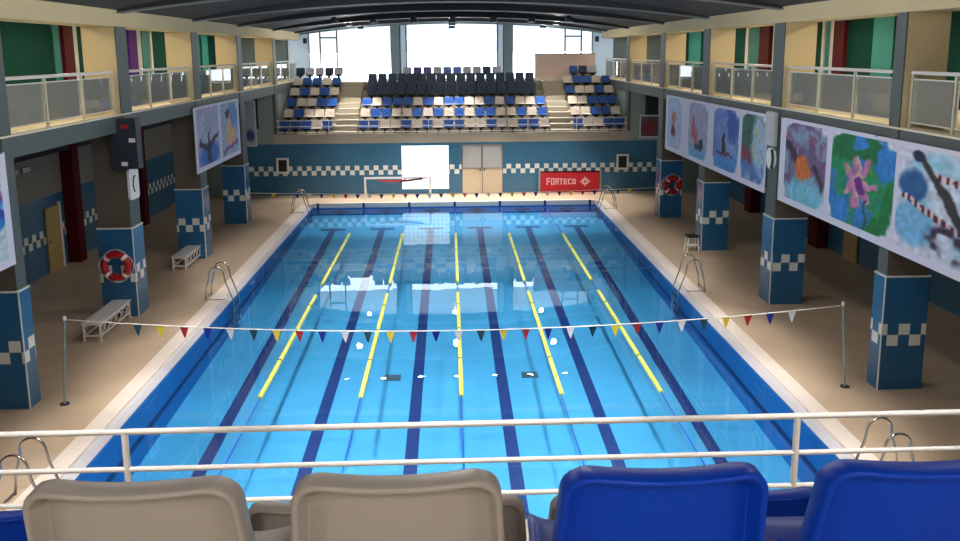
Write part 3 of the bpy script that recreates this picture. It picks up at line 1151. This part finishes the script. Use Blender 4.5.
xs = [-6.17 + 0.4375 * i for i in range(30)]
flag_line('pennant_line', 'near line of coloured pennants strung across the pool between two poles', -7.47, 7.46, 5.0, 1.80, 1.79, 0.36, xs, [FC[i % 5] for i in range(30)], 0.085, 0.235)
FX0 = -7.16
xs = [FX0 + 0.472 * i for i in range(31) if i != 1]
flag_line('pennant_line', 'far line of coloured pennants across the pool before the far wall', -8.23, 8.23, 21.62, 1.34, 1.34, 0.13, xs, [FC[(i + 1) % 5] for i in range(31) if i != 1], 0.09, 0.2)
for s in (-1, 1):
    t = thing('flag_pole', 'slim grey pole holding the %s end of the near pennant line' % SIDE[s], 'pole', (s * 7.68, 5.0, DZ))
    LEAN = 0.15
    bm = bmesh.new()
    tube(bm, [(0, 0, 0), (-s * LEAN, 0, 1.72)], 0.022, 8)
    obj('pole', bm, MAT['greygreen'], t)
    bm = bmesh.new()
    tube(bm, [(0, 0, 0), (0, 0, 0.02)], 0.09, 12)
    obj('base_plate', bm, MAT['board'], t)
    bm = bmesh.new()
    tube(bm, [(-s * LEAN, 0, 1.69), (-s * LEAN, 0, 1.77)], 0.035, 8)
    obj('cap', bm, MAT['white'], t)

# ------------------------------------------------------------------ ladders
def ladder(s, y, label):
    t = thing('pool_ladder', label, 'ladder', (s * W, y, DZ))
    for q in (-0.27, 0.27):
        pts = [(0.66, -0.0), (0.62, 0.35), (0.52, 0.70)]
        for k in range(9):
            a = pi * (0.08 + 0.84 * k / 8)
            pts.append((0.33 + 0.20 * cos(a), 0.72 + 0.21 * sin(a)))
        pts += [(0.10, 0.55), (-0.02, 0.2), (-0.10, -0.05), (-0.10, -0.75)]
        bm = bmesh.new()
        tube(bm, [(s * x, q, z) for x, z in pts], 0.021, 8)
        obj('handrail', bm, MAT['steel'], t, smooth=True)
    for z in (-0.2, -0.45, -0.68):
        obj('tread', box(*sorted((s * -0.14, s * -0.06)), -0.27, 0.27, z - 0.015, z + 0.015), MAT['steel'], t)
    for x in (0.66,):
        bm = bmesh.new()
        tube(bm, [(s * x, -0.27, 0.05), (s * x, 0.27, 0.05)], 0.014, 6)
        tube(bm, [(s * 0.12, -0.27, 0.02), (s * 0.66, -0.27, 0.02)], 0.012, 6)
        obj('cross_bar', bm, MAT['steel'], t)


for s in (-1, 1):
    ladder(s, 11.8, 'steel pool ladder halfway along the %s pool side' % SIDE[s])
    ladder(s, 1.45, 'steel pool ladder at the near end of the %s pool side' % SIDE[s])
    ladder(s, 23.9, 'steel pool ladder at the far %s corner of the pool' % SIDE[s])

# ------------------------------------------------------------------ water polo goal, red banner, frames
t = thing('water_polo_goal', 'white water polo goal frame standing at the far pool end', 'goal', (-2.59, 26.6, DZ))
bm = bmesh.new()
bx(bm, -1.53, -1.45, -0.04, 0.04, 0, 0.95)
obj('goal_post', bm, MAT['white'], t)
bm = bmesh.new()
bx(bm, 1.45, 1.53, -0.04, 0.04, 0, 0.95)
obj('goal_post', bm, MAT['white'], t)
obj('crossbar', box(-1.53, 1.53, -0.04, 0.04, 0.95, 1.03), MAT['white'], t)
bm = bmesh.new()
for s in (-1, 1):
    tube(bm, [(s * 1.49, 0.0, 0.98), (s * 1.49, 0.62, 0.0)], 0.02, 6)
    tube(bm, [(s * 1.49, 0.0, 0.0), (s * 1.49, 0.62, 0.0)], 0.02, 6)
obj('back_stay', bm, MAT['white'], t)
bm = bmesh.new()
tube(bm, [(-0.85, -0.06, 0.88), (-0.3, -0.07, 0.84), (0.1, -0.06, 0.86), (0.4, -0.06, 0.90)], 0.04, 8, mi=0)
tube(bm, [(0.1, -0.07, 0.85), (0.4, -0.07, 0.86), (1.15, -0.06, 0.95)], 0.045, 8, mi=1)
obj('rolled_net', bm, [MAT['red'], MAT['maroon']], t)

t = thing('banner', 'red banner with white lettering and emblem standing before the far wall', 'banner', (5.52, FY - 0.2, DZ - 0.03))
obj('cloth', box(-1.40, 1.40, -0.01, 0.01, 0.04, 1.0), MAT['redcloth'], t)
for s in (-1, 1):
    obj('frame_post', box(s * 1.47 - 0.035, s * 1.47 + 0.035, -0.03, 0.03, 0, 1.12), MAT['greygreen'], t)
obj('frame_bar', box(-1.44, 1.44, -0.02, 0.02, 1.0, 1.06), MAT['maroon'], t)
# white print: blurred block lettering (not legible in the photograph) and a four-pointed star
bm = bmesh.new()
x = -1.12
gl = [('l', 't', 'm'), ('l', 'r', 't', 'b'), ('l', 't', 'm', 'r'), ('c', 't'), ('l', 't', 'm', 'b'), ('l', 't', 'b'), ('l', 'r', 't', 'b')]
for k, g in enumerate(gl):
    z0 = 0.40 + 0.005 * k
    z1 = 0.74 - 0.010 * k
    wv, th = 0.17, 0.055
    for q in g:
        if q == 'l':
            bx(bm, x, x + th, -0.016, -0.010, z0, z1)
        if q == 'r':
            bx(bm, x + wv - th, x + wv, -0.016, -0.010, z0, z1)
        if q == 'c':
            bx(bm, x + wv / 2 - th / 2, x + wv / 2 + th / 2, -0.016, -0.010, z0, z1)
        if q == 't':
            bx(bm, x, x + wv, -0.0165, -0.010, z1 - th, z1)
        if q == 'm':
            bx(bm, x, x + wv, -0.0165, -0.010, (z0 + z1) / 2 - th / 2, (z0 + z1) / 2 + th / 2)
        if q == 'b':
            bx(bm, x, x + wv, -0.0165, -0.010, z0, z0 + th)
    x += 0.205
obj('lettering', bm, MAT['pinkink'], t)
bm = bmesh.new()
star = []
for k in range(16):
    a = 2 * pi * k / 16
    rr = 0.27 if k % 4 == 0 else (0.20 if k % 4 == 2 else 0.15)
    star.append((0.72 + rr * cos(a), 0.55 + rr * 0.95 * sin(a)))
prism(bm, star, 'y', -0.016, -0.010)
obj('emblem', bm, MAT['pinkink'], t)
bm = bmesh.new()
prism(bm, [(0.72 + 0.06 * cos(2 * pi * k / 10), 0.55 + 0.06 * sin(2 * pi * k / 10)) for k in range(10)], 'y', -0.019, -0.0165)
obj('emblem_centre', bm, MAT['redcloth'], t)

for s in (-1, 1):
    t = thing('pace_clock', 'white framed square dark panel on the %s of the far blue wall' % SIDE[s], 'clock', (s * 8.06, FY, 1.15))
    obj('dark_face', box(-0.2, 0.2, -0.05, 0.0, 0.08, 0.66), MAT['black'], t)
    bm = bmesh.new()
    bx(bm, -0.29, -0.2, -0.08, 0.0, 0, 0.74)
    bx(bm, 0.2, 0.29, -0.08, 0.0, 0, 0.74)
    bx(bm, -0.2, 0.2, -0.08, 0.0, 0, 0.09)
    bx(bm, -0.2, 0.2, -0.08, 0.0, 0.65, 0.74)
    obj('frame', bm, MAT['white'], t)

# ------------------------------------------------------------------ column fittings
t = thing('speaker_cabinet', 'dark speaker cabinet with small white labels on the second left pillar', 'speaker', (-CX0 - 0.2, 9.96, 3.98))
obj('cabinet', box(0.0, 0.64, 0.0, 0.35, 0, 1.24), MAT['board'], t, bevel=0.012)
for x_, z_, mm in ((0.30, 1.0, 'red'), (0.46, 0.66, 'white'), (0.24, 0.08, 'white')):
    obj('badge', box(x_, x_ + 0.15, -0.008, 0.0, z_, z_ + 0.1), MAT[mm], t)
t = thing('wall_sign', 'white rounded sign with a dark curved mark on the second left pillar', 'sign', (-CX0 + 0.01, 10.58, 3.52))
bm = bmesh.new()
prism(bm, round_poly(0.6, 0.78, 0.1), 'x', 0, 0.06)
obj('panel', bm, MAT['white'], t)
bm = bmesh.new()
tube(bm, [(0.065, 0.12 * cos(a) + 0.02, 0.2 * sin(a)) for a in [pi * (0.4 + 1.0 * i / 10) for i in range(11)]], 0.022, 6)
obj('mark', bm, MAT['board'], t)
t = thing('column_speaker', 'pale grey column speaker high on the second right pillar', 'speaker', (CX0 - 0.01, 10.66, 4.3))
obj('cabinet', box(-0.12, 0.0, -0.28, 0.28, 0, 0.88), MAT['pale'], t, bevel=0.02)
for k in range(2):
    obj('grille', box(-0.13, -0.12, -0.2, 0.2, 0.08 + 0.38 * k, 0.4 + 0.38 * k), MAT['gutter'], t)
t = thing('wall_sign', 'white rounded sign with a dark crescent on the second right pillar', 'sign', (CX0 - 0.01, 10.66, 3.96))
bm = bmesh.new()
prism(bm, round_poly(0.56, 0.56, 0.25), 'x', -0.05, 0)
obj('panel', bm, MAT['white'], t)
bm = bmesh.new()
tube(bm, [(-0.055, -0.2 + 0.08 * (sin(a) ** 2), 0.24 * sin(a)) for a in [pi * (-0.45 + 0.9 * i / 10) for i in range(11)]], 0.05, 6)
obj('mark', bm, MAT['board'], t)


def lifebuoy(x, y, z, label, R=0.30, r_=0.085):
    t = thing('lifebuoy', label, 'lifebuoy', (x, y, z))
    bm = bmesh.new()
    n, m_ = 32, 10
    rings = []
    for i in range(n):
        a = 2 * pi * i / n
        rings.append([bm.verts.new(((R + r_ * cos(2 * pi * k / m_)) * cos(a), r_ * sin(2 * pi * k / m_), (R + r_ * cos(2 * pi * k / m_)) * sin(a))) for k in range(m_)])
    for i in range(n):
        for k in range(m_):
            bm.faces.new((rings[i][k], rings[i][(k + 1) % m_], rings[(i + 1) % n][(k + 1) % m_], rings[(i + 1) % n][k]))
    obj('ring', bm, MAT['red'], t, smooth=True)
    for q in range(4):
        a0 = pi / 4 + q * pi / 2
        bm = bmesh.new()
        tube(bm, [(R * cos(a0 + d_), 0, R * sin(a0 + d_)) for d_ in (-0.13, 0, 0.13)], r_ + 0.004, 10)
        obj('white_band', bm, MAT['white'], t)
    bm = bmesh.new()
    pts = []
    for i in range(48):
        a = 2 * pi * i / 48
        rr = R + r_ + 0.015 + 0.03 * abs(sin(2 * a))
        pts.append((rr * cos(a + pi / 4), 0, rr * sin(a + pi / 4)))
    tube(bm, pts, 0.01, 5, closed=True)
    obj('grab_line', bm, MAT['rope'], t)
    obj('hook', box(-0.02, 0.02, 0.0, 0.10, R - 0.02, R + 0.12), MAT['steel'], t)
    return t


lifebuoy(-8.66, 10.33 - 0.15, 1.47, 'red lifebuoy with white bands on the second left pillar')
t2 = lifebuoy(8.7, 21.7 - 0.17, 1.45, 'dark red lifebuoy wrapped in rope on the fourth right pillar', 0.27, 0.12)
bm = bmesh.new()
for k in range(10):
    a = 2 * pi * k / 10
    tube(bm, [(0.12 * cos(a), -0.10, 0.12 * sin(a)), (0.30 * cos(a + 0.3), -0.135, 0.30 * sin(a + 0.3)), (0.42 * cos(a + 0.5), -0.04, 0.42 * sin(a + 0.5))], 0.018, 5)
obj('rope_wrap', bm, MAT['maroon'], t2)


# ------------------------------------------------------------------ benches and stool
def bench(y0, y1, label):
    t = thing('bench', label, 'bench', (-8.63, (y0 + y1) / 2, DZ))
    hl = (y1 - y0) / 2
    bm = bmesh.new()
    for k in range(4):
        x = -0.23 + k * 0.118
        bx(bm, x, x + 0.105, -hl, hl, 0.43, 0.46)
    obj('seat_slats', bm, MAT['rail'], t)
    for s in (-1, 1):
        bm = bmesh.new()
        for x in (-0.21, 0.17):
            bx(bm, x, x + 0.04, s * (hl - 0.06) - 0.02, s * (hl - 0.06) + 0.02, 0, 0.43)
        bx(bm, -0.21, 0.21, s * (hl - 0.06) - 0.018, s * (hl - 0.06) + 0.018, 0.39, 0.43)
        bx(bm, -0.21, 0.21, s * (hl - 0.06) - 0.018, s * (hl - 0.06) + 0.018, 0.12, 0.16)
        tube(bm, [(-0.19, s * (hl - 0.06), 0.14), (0.19, s * (hl - 0.06), 0.41)], 0.014, 5)
        obj('leg_frame', bm, MAT['rail'], t)
    for x in (-0.21, 0.19):
        bm = bmesh.new()
        bx(bm, x, x + 0.025, -hl + 0.05, hl - 0.05, 0.12, 0.16)
        bx(bm, x, x + 0.025, -hl + 0.05, hl - 0.05, 0.38, 0.43)
        n = 5
        for k in range(n):
            a = -hl + 0.08 + (2 * hl - 0.16) * k / n
            b = -hl + 0.08 + (2 * hl - 0.16) * (k + 1) / n
            tube(bm, [(x + 0.012, a, 0.14), (x + 0.012, b, 0.40)], 0.012, 5)
            tube(bm, [(x + 0.012, a, 0.40), (x + 0.012, b, 0.14)], 0.012, 5)
        obj('lattice', bm, MAT['rail'], t)


bench(8.42, 10.28, 'white lattice bench before the second left pillar')
bench(14.65, 16.35, 'white lattice bench before the third left pillar')

t = thing('stool', 'small white stool with a dark seat beside the third right pillar', 'stool', (7.9, 16.1, DZ))
obj('seat', box(-0.2, 0.2, -0.17, 0.17, 0.5, 0.56), MAT['black'], t, bevel=0.01)
for sx in (-1, 1):
    for sy in (-1, 1):
        bm = bmesh.new()
        tube(bm, [(sx * 0.15, sy * 0.12, 0.5), (sx * 0.2, sy * 0.18, 0)], 0.02, 6)
        obj('leg', bm, MAT['white'], t)
obj('step', box(-0.18, 0.18, -0.16, 0.16, 0.22, 0.25), MAT['white'], t)

# ------------------------------------------------------------------ painted banners on the galleries
def hnoise(x, y, seed):
    def h(i, j):
        n = math.sin(i * 127.1 + j * 311.7 + seed * 74.7) * 43758.5453
        return n - math.floor(n)
    i, j = math.floor(x), math.floor(y)
    u, v = x - i, y - j
    u, v = u * u * (3 - 2 * u), v * v * (3 - 2 * v)
    return (h(i, j) * (1 - u) + h(i + 1, j) * u) * (1 - v) + (h(i, j + 1) * (1 - u) + h(i + 1, j + 1) * u) * v


def mixc(a, b, t):
    t = min(1, max(0, t))
    return tuple(p + (q - p) * t for p, q in zip(a, b))


def ell(u, v, cu, cv, ru, rv, soft=0.25):
    d = sqrt(((u - cu) / ru) ** 2 + ((v - cv) / rv) ** 2)
    return min(1, max(0, (1 - d) / soft + 0.5))


def seg(u, v, u0, v0, u1, v1, w0, w1=None):
    w1 = w0 if w1 is None else w1
    dx, dy = u1 - u0, v1 - v0
    t = max(0, min(1, ((u - u0) * dx + (v - v0) * dy) / (dx * dx + dy * dy)))
    d = sqrt((u - u0 - t * dx) ** 2 + (v - v0 - t * dy) ** 2)
    return min(1, max(0, (w0 + (w1 - w0) * t - d) / 0.012 + 0.5))


PAPER = (222, 220, 238)


def frame(u, v, soft=0.10):
    """ragged-edged rectangle of paint on the white sheet"""
    n = hnoise(u * 9, v * 9, 90) - 0.5
    d = (abs((u - 0.5) / 0.53) ** 4 + abs((v - 0.5) / 0.53) ** 4) ** 0.25 + 0.10 * n
    return min(1, max(0, (1 - d) / soft + 0.3))



def pic_reef(u, v):       # blue oval, green weeds, pink star-like flower
    c = PAPER
    n = hnoise(u * 6, v * 6, 3)
    n2 = hnoise(u * 13, v * 13, 9)
    e = frame(u, v, 0.06)
    body = mixc((40, 120, 190), (30, 140, 90), (n - 0.35) * 4)
    body = mixc(body, (90, 150, 60), max(0, n2 - 0.6) * 2)
    if v > 0.62:
        body = mixc(body, (20, 110, 60), ell(u, v, 0.25, 0.85, 0.22, 0.16) + ell(u, v, 0.62, 0.88, 0.22, 0.16))
    body = mixc(body, (50, 130, 205), ell(u, v, 0.48, 0.95, 0.12, 0.12) + ell(u, v, 0.9, 0.80, 0.13, 0.16) + ell(u, v, 0.2, 0.15, 0.18, 0.16) + ell(u, v, 0.55, 0.2, 0.1, 0.14))
    body = mixc(body, (20, 120, 60), ell(u, v, 0.93, 0.32, 0.10, 0.3, 0.4) + ell(u, v, 0.8, 0.07, 0.14, 0.12))
    a = math.atan2(v - 0.5, u - 0.48)
    d = sqrt((u - 0.48) ** 2 + (v - 0.5) ** 2)
    rr = 0.20 + 0.10 * cos(7 * a)
    if d < rr + 0.05:
        body = mixc(body, mixc((205, 190, 150), (196, 120, 170), n2 * 1.6), (rr - d) / 0.05 + 0.5)
    body = mixc(body, (110, 40, 130), ell(u, v, 0.52, 0.47, 0.07, 0.07))
    body = mixc(body, (40, 90, 80), seg(u, v, 0.6, 0.3, 0.62, 0.02, 0.02))
    return mixc(c, body, e)


def pic_race(u, v):       # swimmer's arm, red-white lane lines on pale water
    n = hnoise(u * 5, v * 8, 5)
    n2 = hnoise(u * 16, v * 16, 6)
    c = mixc((206, 214, 230), (150, 200, 222), (n - 0.45) * 2)
    c = mixc(PAPER, c, min(1, ell(u, v, 0.5, 0.5, 0.56, 0.52, 0.1)))
    c = mixc(c, (120, 180, 220), ell(u, v, 0.18, 0.28, 0.2, 0.22, 0.3))
    c = mixc(c, (44, 96, 150), ell(u, v, 0.15, 0.64, 0.13, 0.16, 0.3))
    for (a, b, c_, d) in ((0.30, 0.80, 1.05, 0.60), (0.06, 0.52, 1.05, 0.16)):
        k = seg(u, v, a, b, c_, d, 0.030)
        if k > 0:
            dash = (90, 20, 40) if math.floor(u * 30) % 2 else (220, 200, 205)
            c = mixc(c, dash, k)
    c = mixc(c, (54, 96, 104), ell(u, v, 0.85, 0.45, 0.14, 0.05, 0.4) + ell(u, v, 0.9, 0.35, 0.1, 0.04))
    c = mixc(c, (60, 44, 70), max(0, n2 - 0.35) * 3 * ell(u, v, 0.52, 0.20, 0.22, 0.16, 0.5))
    c = mixc(c, (170, 160, 160), max(0, n2 - 0.3) * 2 * ell(u, v, 0.86, 0.12, 0.2, 0.2, 0.5))
    c = mixc(c, (58, 54, 58), seg(u, v, 0.20, 0.95, 0.72, 0.22, 0.025, 0.06))
    c = mixc(c, (30, 40, 80), ell(u, v, 0.18, 0.93, 0.05, 0.06))
    return c


def pic_fish(u, v):
    n = hnoise(u * 7, v * 7, 11)
    n2 = hnoise(u * 14, v * 12, 12)
    c = mixc((130, 150, 176), (110, 90, 130), (n - 0.4) * 3)
    c = mixc(c, (150, 60, 110), max(0, n2 - 0.62) * 3 * (v > 0.5))
    c = mixc(c, (120, 190, 215), ell(u, v, 0.55, 0.1, 0.5, 0.22, 0.5))
    c = mixc(c, (60, 50, 66), seg(u, v, 0.05, 0.75, 0.45, 0.4, 0.05) + seg(u, v, 0.75, 0.5, 0.95, 0.25, 0.04))
    c = mixc(c, (206, 112, 52), ell(u, v, 0.48, 0.46, 0.2, 0.13, 0.4))
    return mixc(PAPER, c, frame(u, v))


def pic_dive(u, v):
    n = hnoise(u * 6, v * 6, 21)
    c = mixc((38, 84, 84), (60, 110, 96), n)
    if v < 0.35:
        c = mixc((66, 90, 160), (100, 150, 200), n)
    c = mixc(c, (160, 184, 206), ell(u, v, 0.75, 0.6, 0.3, 0.42, 0.4))
    c = mixc(c, (190, 200, 120), seg(u, v, 0.55, 0.3, 0.68, 0.8, 0.025))
    c = mixc(c, (150, 50, 70), ell(u, v, 0.15, 0.4, 0.08, 0.1) + ell(u, v, 0.36, 0.38, 0.07, 0.12))
    c = mixc(c, (200, 190, 225), max(0, n - 0.6) * 2 * (v < 0.3))
    return mixc(PAPER, c, frame(u, v))


def pic_boat(u, v):
    n = hnoise(u * 5, v * 9, 31)
    c = mixc((92, 120, 186), (130, 160, 208), n)
    c = mixc(c, (70, 140, 205), (0.35 - v) * 4)
    c = mixc(c, (40, 50, 60), ell(u, v, 0.45, 0.42, 0.07, 0.16))
    c = mixc(c, (90, 60, 80), seg(u, v, 0.15, 0.27, 0.75, 0.27, 0.03))
    c = mixc(c, (60, 90, 170), ell(u, v, 0.75, 0.8, 0.2, 0.3, 0.5))
    return mixc(PAPER, c, frame(u, v))


def pic_polo(u, v):
    n = hnoise(u * 5, v * 7, 41)
    c = mixc((160, 164, 200), (176, 170, 196), n)
    c = mixc(c, (100, 170, 210), (0.35 - v) * 3)
    c = mixc(c, (196, 100, 110), ell(u, v, 0.25, 0.55, 0.09, 0.2) + ell(u, v, 0.42, 0.42, 0.09, 0.12))
    c = mixc(c, (44, 70, 76), ell(u, v, 0.66, 0.25, 0.12, 0.11) + ell(u, v, 0.45, 0.22, 0.08, 0.08))
    return mixc(PAPER, c, frame(u, v))


def pic_gym(u, v):
    n = hnoise(u * 5, v * 7, 51)
    c = mixc((168, 190, 220), (190, 200, 226), n)
    c = mixc(c, (200, 120, 100), ell(u, v, 0.45, 0.6, 0.14, 0.12) + seg(u, v, 0.45, 0.6, 0.5, 0.25, 0.09, 0.05))
    c = mixc(c, (120, 60, 70), ell(u, v, 0.42, 0.36, 0.16, 0.1))
    return mixc(PAPER, c, frame(u, v))


def pic_hands(u, v):
    n = hnoise(u * 4, v * 5, 61)
    c = mixc((160, 166, 194), (178, 182, 206), n)
    c = mixc(c, (64, 110, 190), ell(u, v, 0.5, 0.17, 0.45, 0.22, 0.4))
    dk = (46, 44, 70)
    c = mixc(c, dk, seg(u, v, 0.5, 0.05, 0.5, 0.33, 0.08) + seg(u, v, 0.5, 0.3, 0.12, 0.42, 0.07, 0.04) + seg(u, v, 0.5, 0.3, 0.92, 0.50, 0.07, 0.03) + seg(u, v, 0.5, 0.35, 0.55, 0.62, 0.05, 0.015))
    return c


def pic_girl(u, v):
    n = hnoise(u * 4, v * 5, 71)
    c = mixc((164, 170, 200), (150, 186, 214), n)
    c = mixc(c, (96, 140, 196), ell(u, v, 0.7, 0.75, 0.25, 0.25, 0.5))
    c = mixc(c, (226, 176, 130), ell(u, v, 0.5, 0.36, 0.25, 0.24, 0.25) + seg(u, v, 0.5, 0.5, 0.45, 0.68, 0.09))
    c = mixc(c, (44, 44, 72), ell(u, v, 0.38, 0.8, 0.11, 0.11))
    c = mixc(c, (130, 100, 150), seg(u, v, 0.1, 0.08, 0.9, 0.2, 0.04))
    return c


def pic_wave(u, v):
    n = hnoise(u * 3, v * 6, 81)
    c = mixc((28, 90, 200), (90, 170, 225), (n - 0.3) * 2)
    c = mixc(c, (120, 40, 110), seg(u, v, 0.0, 0.72, 0.95, 0.66, 0.04))
    c = mixc(c, (30, 40, 150), ell(u, v, 0.8, 0.9, 0.25, 0.12, 0.4) + ell(u, v, 0.9, 0.45, 0.2, 0.06))
    c = mixc(c, (30, 130, 215), ell(u, v, 0.7, 0.25, 0.4, 0.25, 0.3))
    return mixc((190, 210, 214), c, ell(u, v, 0.45, 0.5, 0.54, 0.46, 0.1))


def picture(parent, plane_x, s, ya, yb, z0, z1, fn, n=72):
    wb = 0.35 if fn is pic_race else 1.0
    """flat printed picture; ya is its left edge as seen from the pool, yb its right edge"""
    bm = bmesh.new()
    lay = bm.loops.layers.float_color.new('ink')
    off = -s * 0.006
    V = [[bm.verts.new((plane_x + off, ya + (yb - ya) * i / n, z0 + (z1 - z0) * j / n)) for i in range(n + 1)] for j in range(n + 1)]
    col = {}
    for j in range(n + 1):
        for i in range(n + 1):
            u_, v_ = i / n, j / n
            # brush wobble and speckle of a hand-painted sheet
            uu = u_ + wb * 0.09 * (hnoise(u_ * 8, v_ * 8, 17) - 0.5) + wb * 0.04 * (hnoise(u_ * 21, v_ * 21, 18) - 0.5)
            vv = v_ + wb * 0.09 * (hnoise(u_ * 8, v_ * 8, 27) - 0.5) + wb * 0.04 * (hnoise(u_ * 21, v_ * 21, 28) - 0.5)
            k_ = 1.0 + 0.22 * (hnoise(u_ * 26, v_ * 26, 37) - 0.5)
            q_ = fn(min(1, max(0, uu)), min(1, max(0, vv)))
            col[V[j][i]] = s2l(tuple(min(250, c_ * k_) for c_ in q_)) + (1.0,)
    for j in range(n):
        for i in range(n):
            f = bm.faces.new((V[j][i], V[j][i + 1], V[j + 1][i + 1], V[j + 1][i]))
            for lp_ in f.loops:
                lp_[lay] = col[lp_.vert]
    return obj('picture', bm, MAT['ink'], parent)


def banner(label, s, y0, y1, z0, z1, pics):
    t = thing('painted_banner', label, 'banner', (0, 0, 0))
    xx = s * 8.22
    bm = bmesh.new()
    a, b = sorted((xx, xx + s * 0.02))
    bx(bm, a, b, y0, y1, z0, z1)
    obj('sheet', bm, MAT['sheet'], t)
    for ya, yb, fn in pics:
        picture(t, xx, s, ya, yb, z0 + 0.16, z1 - 0.08, fn)
    for y in (y0 + 0.1, (y0 + y1) / 2, y1 - 0.1):
        a, b = sorted((s * 8.215, s * 8.29))
        obj('clip', box(a, b, y - 0.03, y + 0.03, z1 - 0.02, z1 + 0.02), MAT['grey'], t)


banner('long painted banner on the far part of the right gallery, four pale blue sport pictures', 1, 10.99, 21.05, 2.98, 5.08,
       [(20.75, 18.9, pic_gym), (18.0, 15.9, pic_polo), (15.3, 13.05, pic_boat), (12.8, 11.05, pic_dive)])
banner('near painted banner on the right gallery with green reef and swimming race pictures', 1, 0.9, 10.1, 2.97, 5.09,
       [(9.75, 7.55, pic_fish), (7.3, 4.75, pic_reef), (4.62, 1.3, pic_race)])
banner('painted banner on the left gallery with dark hands and an orange figure', -1, 15.75, 21.2, 2.97, 5.08,
       [(15.95, 18.4, pic_hands), (18.7, 20.95, pic_girl)])
banner('blue painted banner at the left edge on the near left gallery', -1, 1.3, 4.82, 2.96, 5.04, [(1.9, 4.6, pic_wave)])

# posters on the far side walls
for s, fn, x0, x1, z0, z1, lab in ((1, pic_gym, 8.85, 10.0, 2.66, 3.74, 'brown and red framed poster on the far wall right of the stand'),
                                   (-1, pic_hands, 9.2, 9.76, 2.45, 4.62, 'pale tall poster with a dark mark on the far wall left of the stand')):
    t = thing('poster', lab, 'poster', (0, 0, 0))
    a, b = sorted((s * x0, s * x1))
    obj('backing', box(a, b, FY - 0.03, FY - 0.005, z0, z1), MAT['sheet'], t)
    bm = bmesh.new()
    lay = bm.loops.layers.float_color.new('ink')
    n = 24
    V = [[bm.verts.new((a + 0.05 + (b - a - 0.1) * i / n, FY - 0.034, z0 + 0.06 + (z1 - z0 - 0.12) * j / n)) for i in range(n + 1)] for j in range(n + 1)]
    for j in range(n):
        for i in range(n):
            f = bm.faces.new((V[j][i], V[j][i + 1], V[j + 1][i + 1], V[j + 1][i]))
            u_, v_ = i / n, j / n
            if s > 0:
                cc = mixc((96, 84, 88), (130, 50, 56), hnoise(u_ * 4, v_ * 3, 2) * 1.3 * ell(u_, v_, 0.5, 0.4, 0.5, 0.4, 0.6))
            else:
                cc = mixc((176, 182, 196), (70, 80, 130), ell(u_, v_, 0.45, 0.2, 0.4, 0.13, 0.5))
            for lp_ in f.loops:
                lp_[lay] = s2l(cc) + (1.0,)
    obj('picture', bm, MAT['ink'], t)
